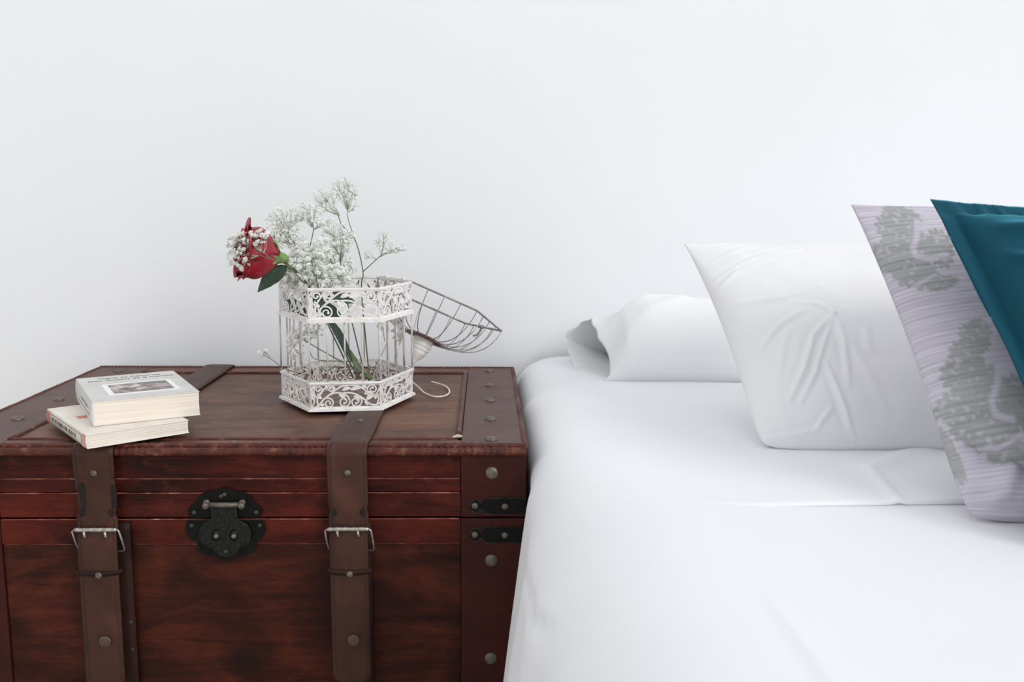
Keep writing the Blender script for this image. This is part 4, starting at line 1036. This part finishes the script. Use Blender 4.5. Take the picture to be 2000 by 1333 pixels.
def figure(u_, v_, med):
    """acanthus-like damask figure with a scalloped outline and pale veins"""
    lobes, veins = med
    if not (-1.1 < u_ < -.5): return 0
    d = min(lobe(u_, v_, cx, cy, rx*.0026, ry*.0034, .3*math.sin(cx*40), 13, .26) for cx, cy, rx, ry in lobes)
    if d > .2: return 0
    m = sst(.06, -.05, d)
    for k, pts in enumerate(veins):
        q, t = segdist(u_, v_*.8, [(a, b*.8) for a, b in pts]); m *= sst(.006, .024, q) if k == 0 else sst(.003, .014, q)
    m *= 1-.7*sst(.28, .5, noise.noise((u_*46, v_*34, 1.5)))*sst(-.1, -.25, d)
    return m
def motif(u_, v_):
    m = 0
    for du in (0, .72, 1.44):
        for med in MED: m = max(m, figure(u_-du, v_, med))
    d = lobe(u_, v_, -1.0, -.63, .030, .17, .1, 9, .2); return max(m, .85*sst(.1, -.05, d))
def disp_l(u_, v_):
    z = .0015*noise.noise((u_*3, v_*3, 8))+.0007*noise.noise((u_*2, v_*26, 2))
    for pts, wd, am in (([(-.95, -.55), (-.7, -.72), (-.4, -.75)], .07, -.008), ([(-.8, -.88), (-.4, -.82), (.1, -.85)], .06, .006), ([(-.6, .02), (-.3, .06), (.1, .1)], .08, .004), ([(-.9, -.95), (-.75, -.75)], .05, .006)):
        d, t = segdist(u_, v_, pts); z += am*gauss(d, wd)
    return z*min(1, (1-abs(u_))*8)*min(1, (1-abs(v_))*8)
tll = at(1662, 400, -.735)
cushion('damask_cushion', tll, tll+Vector((.40, .015, .0)), (.468, -.962, ZBED+.002), (.875, -.955, ZBED+.002), .046, .050, 260, (.055, .02), disp_l, DAMASK,
        'lilac cushion with grey damask pattern between the white and teal cushions', 'cushion', attr=motif, expo=(2.8, .6), sag=.25, rc=(0., .045))

# teal velvet cushion with a flat border
def disp_t(u_, v_):
    z = .002*noise.noise((u_*4, v_*4, 5)); 
    inn = min(1, max(0, .90-abs(u_))*8)*min(1, max(0, .90-abs(v_))*8)
    for pts, wd, am in (([(-.88, .64), (-.81, .56), (-.6, .50), (-.2, .46)], .035, .006), ([(-.86, .80), (-.7, .76), (-.5, .66), (-.3, .5)], .05, .007), ([(-.5, .9), (-.4, .7), (-.2, .5)], .06, .005), ([(-.7, .1), (-.4, .0)], .08, .004)):
        d, t = segdist(u_, v_, pts); z += 1.2*am*gauss(d, wd)*inn*math.sin(math.pi*min(.97, max(.03, t)))
    if abs(v_) > .88: z += .0013*math.sin(u_*46+2*math.sin(u_*9))*sst(.86, .92, abs(v_))*(1-sst(.92, 1.0, abs(v_))*.8)
    if abs(u_) > .88: z += .0012*math.sin(v_*7+1)*sst(.86, .93, abs(u_))
    return z
tlt = at(1815, 390, -.862)
teal = cushion('velvet_cushion', tlt, tlt+Vector((.42, .012, -.012)), (.5315, -1.066, ZBED+.002), (.95, -1.056, ZBED+.002), .066, .036, 170, (.03, .035), disp_t, TEAL,
        'teal velvet cushion with flat border, frontmost of the cushions', 'cushion', flange=.088, sag=.15)

# ------------------------------------------------------------------ flat pillow with open case end
def flat_pillow():
    xa, xb = .250, .86; y0, y1 = -.258, -.022; zb = ZBED+.002; yc = (y0+y1)/2; hw_ = (y1-y0)/2
    NXX, NA = 90, 144; v = []; f = []
    def sec(x, k):
        """cross-section point; k runs from front seam over the top to the back and under"""
        t = k/NA; body = sst(xa-.05, xa+.05, x)*sst(xb+.01, xb-.12, x)
        H = .070+.050*body
        if t <= .5:
            a = t*2*math.pi/1; q = t*2
            y = y0+(y1-y0)*q; z = zb+.012*math.sin(math.pi*q)**.5+H*math.sin(math.pi*q**.92)**.62
        else:
            q = (t-.5)*2; y = y1-(y1-y0)*q; z = zb
        return y, z
    rows = [xa+(xb-xa)*i/NXX for i in range(NXX+1)]
    for x in rows:
        for k in range(NA):
            y, z = sec(x, k); t = k/NA
            if t < .5:
                q = t*2
                z += .004*noise.noise((x*7, y*9, 2))*math.sin(math.pi*q)
                d, tt = segdist(x, y, [(.235, -.235), (.285, -.205), (.36, -.16)]); z += .006*gauss(d, .014)
                d, tt = segdist(x, y, [(.24, -.16), (.30, -.14), (.36, -.12)]); z += .005*gauss(d, .012)
                d, tt = segdist(x, y, [(.25, -.07), (.32, -.09), (.40, -.08)]); z += .005*gauss(d, .015)
                # seam border along the front
                y -= .0035*gauss(z-zb-.024, .005)*sst(.5, .1, q)
            v.append(Vector((x, y, z)))
    n0 = len(rows)
    for i in range(n0-1):
        for k in range(NA):
            f.append((i*NA+k, i*NA+(k+1) % NA, (i+1)*NA+(k+1) % NA, (i+1)*NA+k))
    f.append(tuple((n0-1)*NA+k for k in range(NA)))
    # open hem: the case runs on past the filling, the under layer further than the top one
    mouth = spline([Vector(p) for p in ((.207, -.256, .5165), (.2235, -.222, .5365), (.212, -.185, .568), (.2015, -.150, .590), (.199, -.105, .6035), (.184, -.078, .592), (.160, -.070, .574), (.158, -.070, .555), (.163, -.085, .530), (.170, -.115, .5175), (.183, -.165, .5165), (.196, -.215, .5165))], 6, True)
    M_ = 12; prev = 0
    for m_ in range(1, M_+1):
        start = len(v); s = m_/M_
        for k in range(NA):
            a = v[k]; t = k/NA*len(mouth); i0 = int(t); q = mouth[i0 % len(mouth)].lerp(mouth[(i0+1) % len(mouth)], t-i0)
            p = a.lerp(q, s); p.x += .002*math.sin(k*.4)*s*s; p.z = max(ZBED+.0015, p.z+.0012*math.sin(k*.55+1)*s*s)
            v.append(p)
        for k in range(NA):
            a, b = prev+k, prev+(k+1) % NA
            f.append((start+k, start+(k+1) % NA, b, a))
        prev = start
    o = mk('white_pillow', v, f, PILLOW, None, True)
    sm = o.modifiers.new('thick', 'SOLIDIFY'); sm.thickness = .0014; sm.offset = -1
    tag(o, 'flat white pillow with open pillowcase end lying against the wall', 'pillow')
    # the filling seen inside the open end
    w_ = []; g = []
    for r_, (sc, dx) in enumerate(((.96, .05), (.94, .012), (.8, .002), (.4, -.003))):
        for k in range(40):
            t = k/40; kk = t*NA; y, z = sec(xa+.02, kk)
            w_.append(Vector((xa+dx, yc+(y-yc)*sc, zb+.026+(z-zb-.026)*sc)))
    for r_ in range(3):
        for k in range(40): g.append((r_*40+k, r_*40+(k+1) % 40, (r_+1)*40+(k+1) % 40, (r_+1)*40+k))
    g.append(tuple(3*40+k for k in range(40)))
    mk('filling', w_, [q[::-1] for q in g], PILLOW, o, True)
flat_pillow()
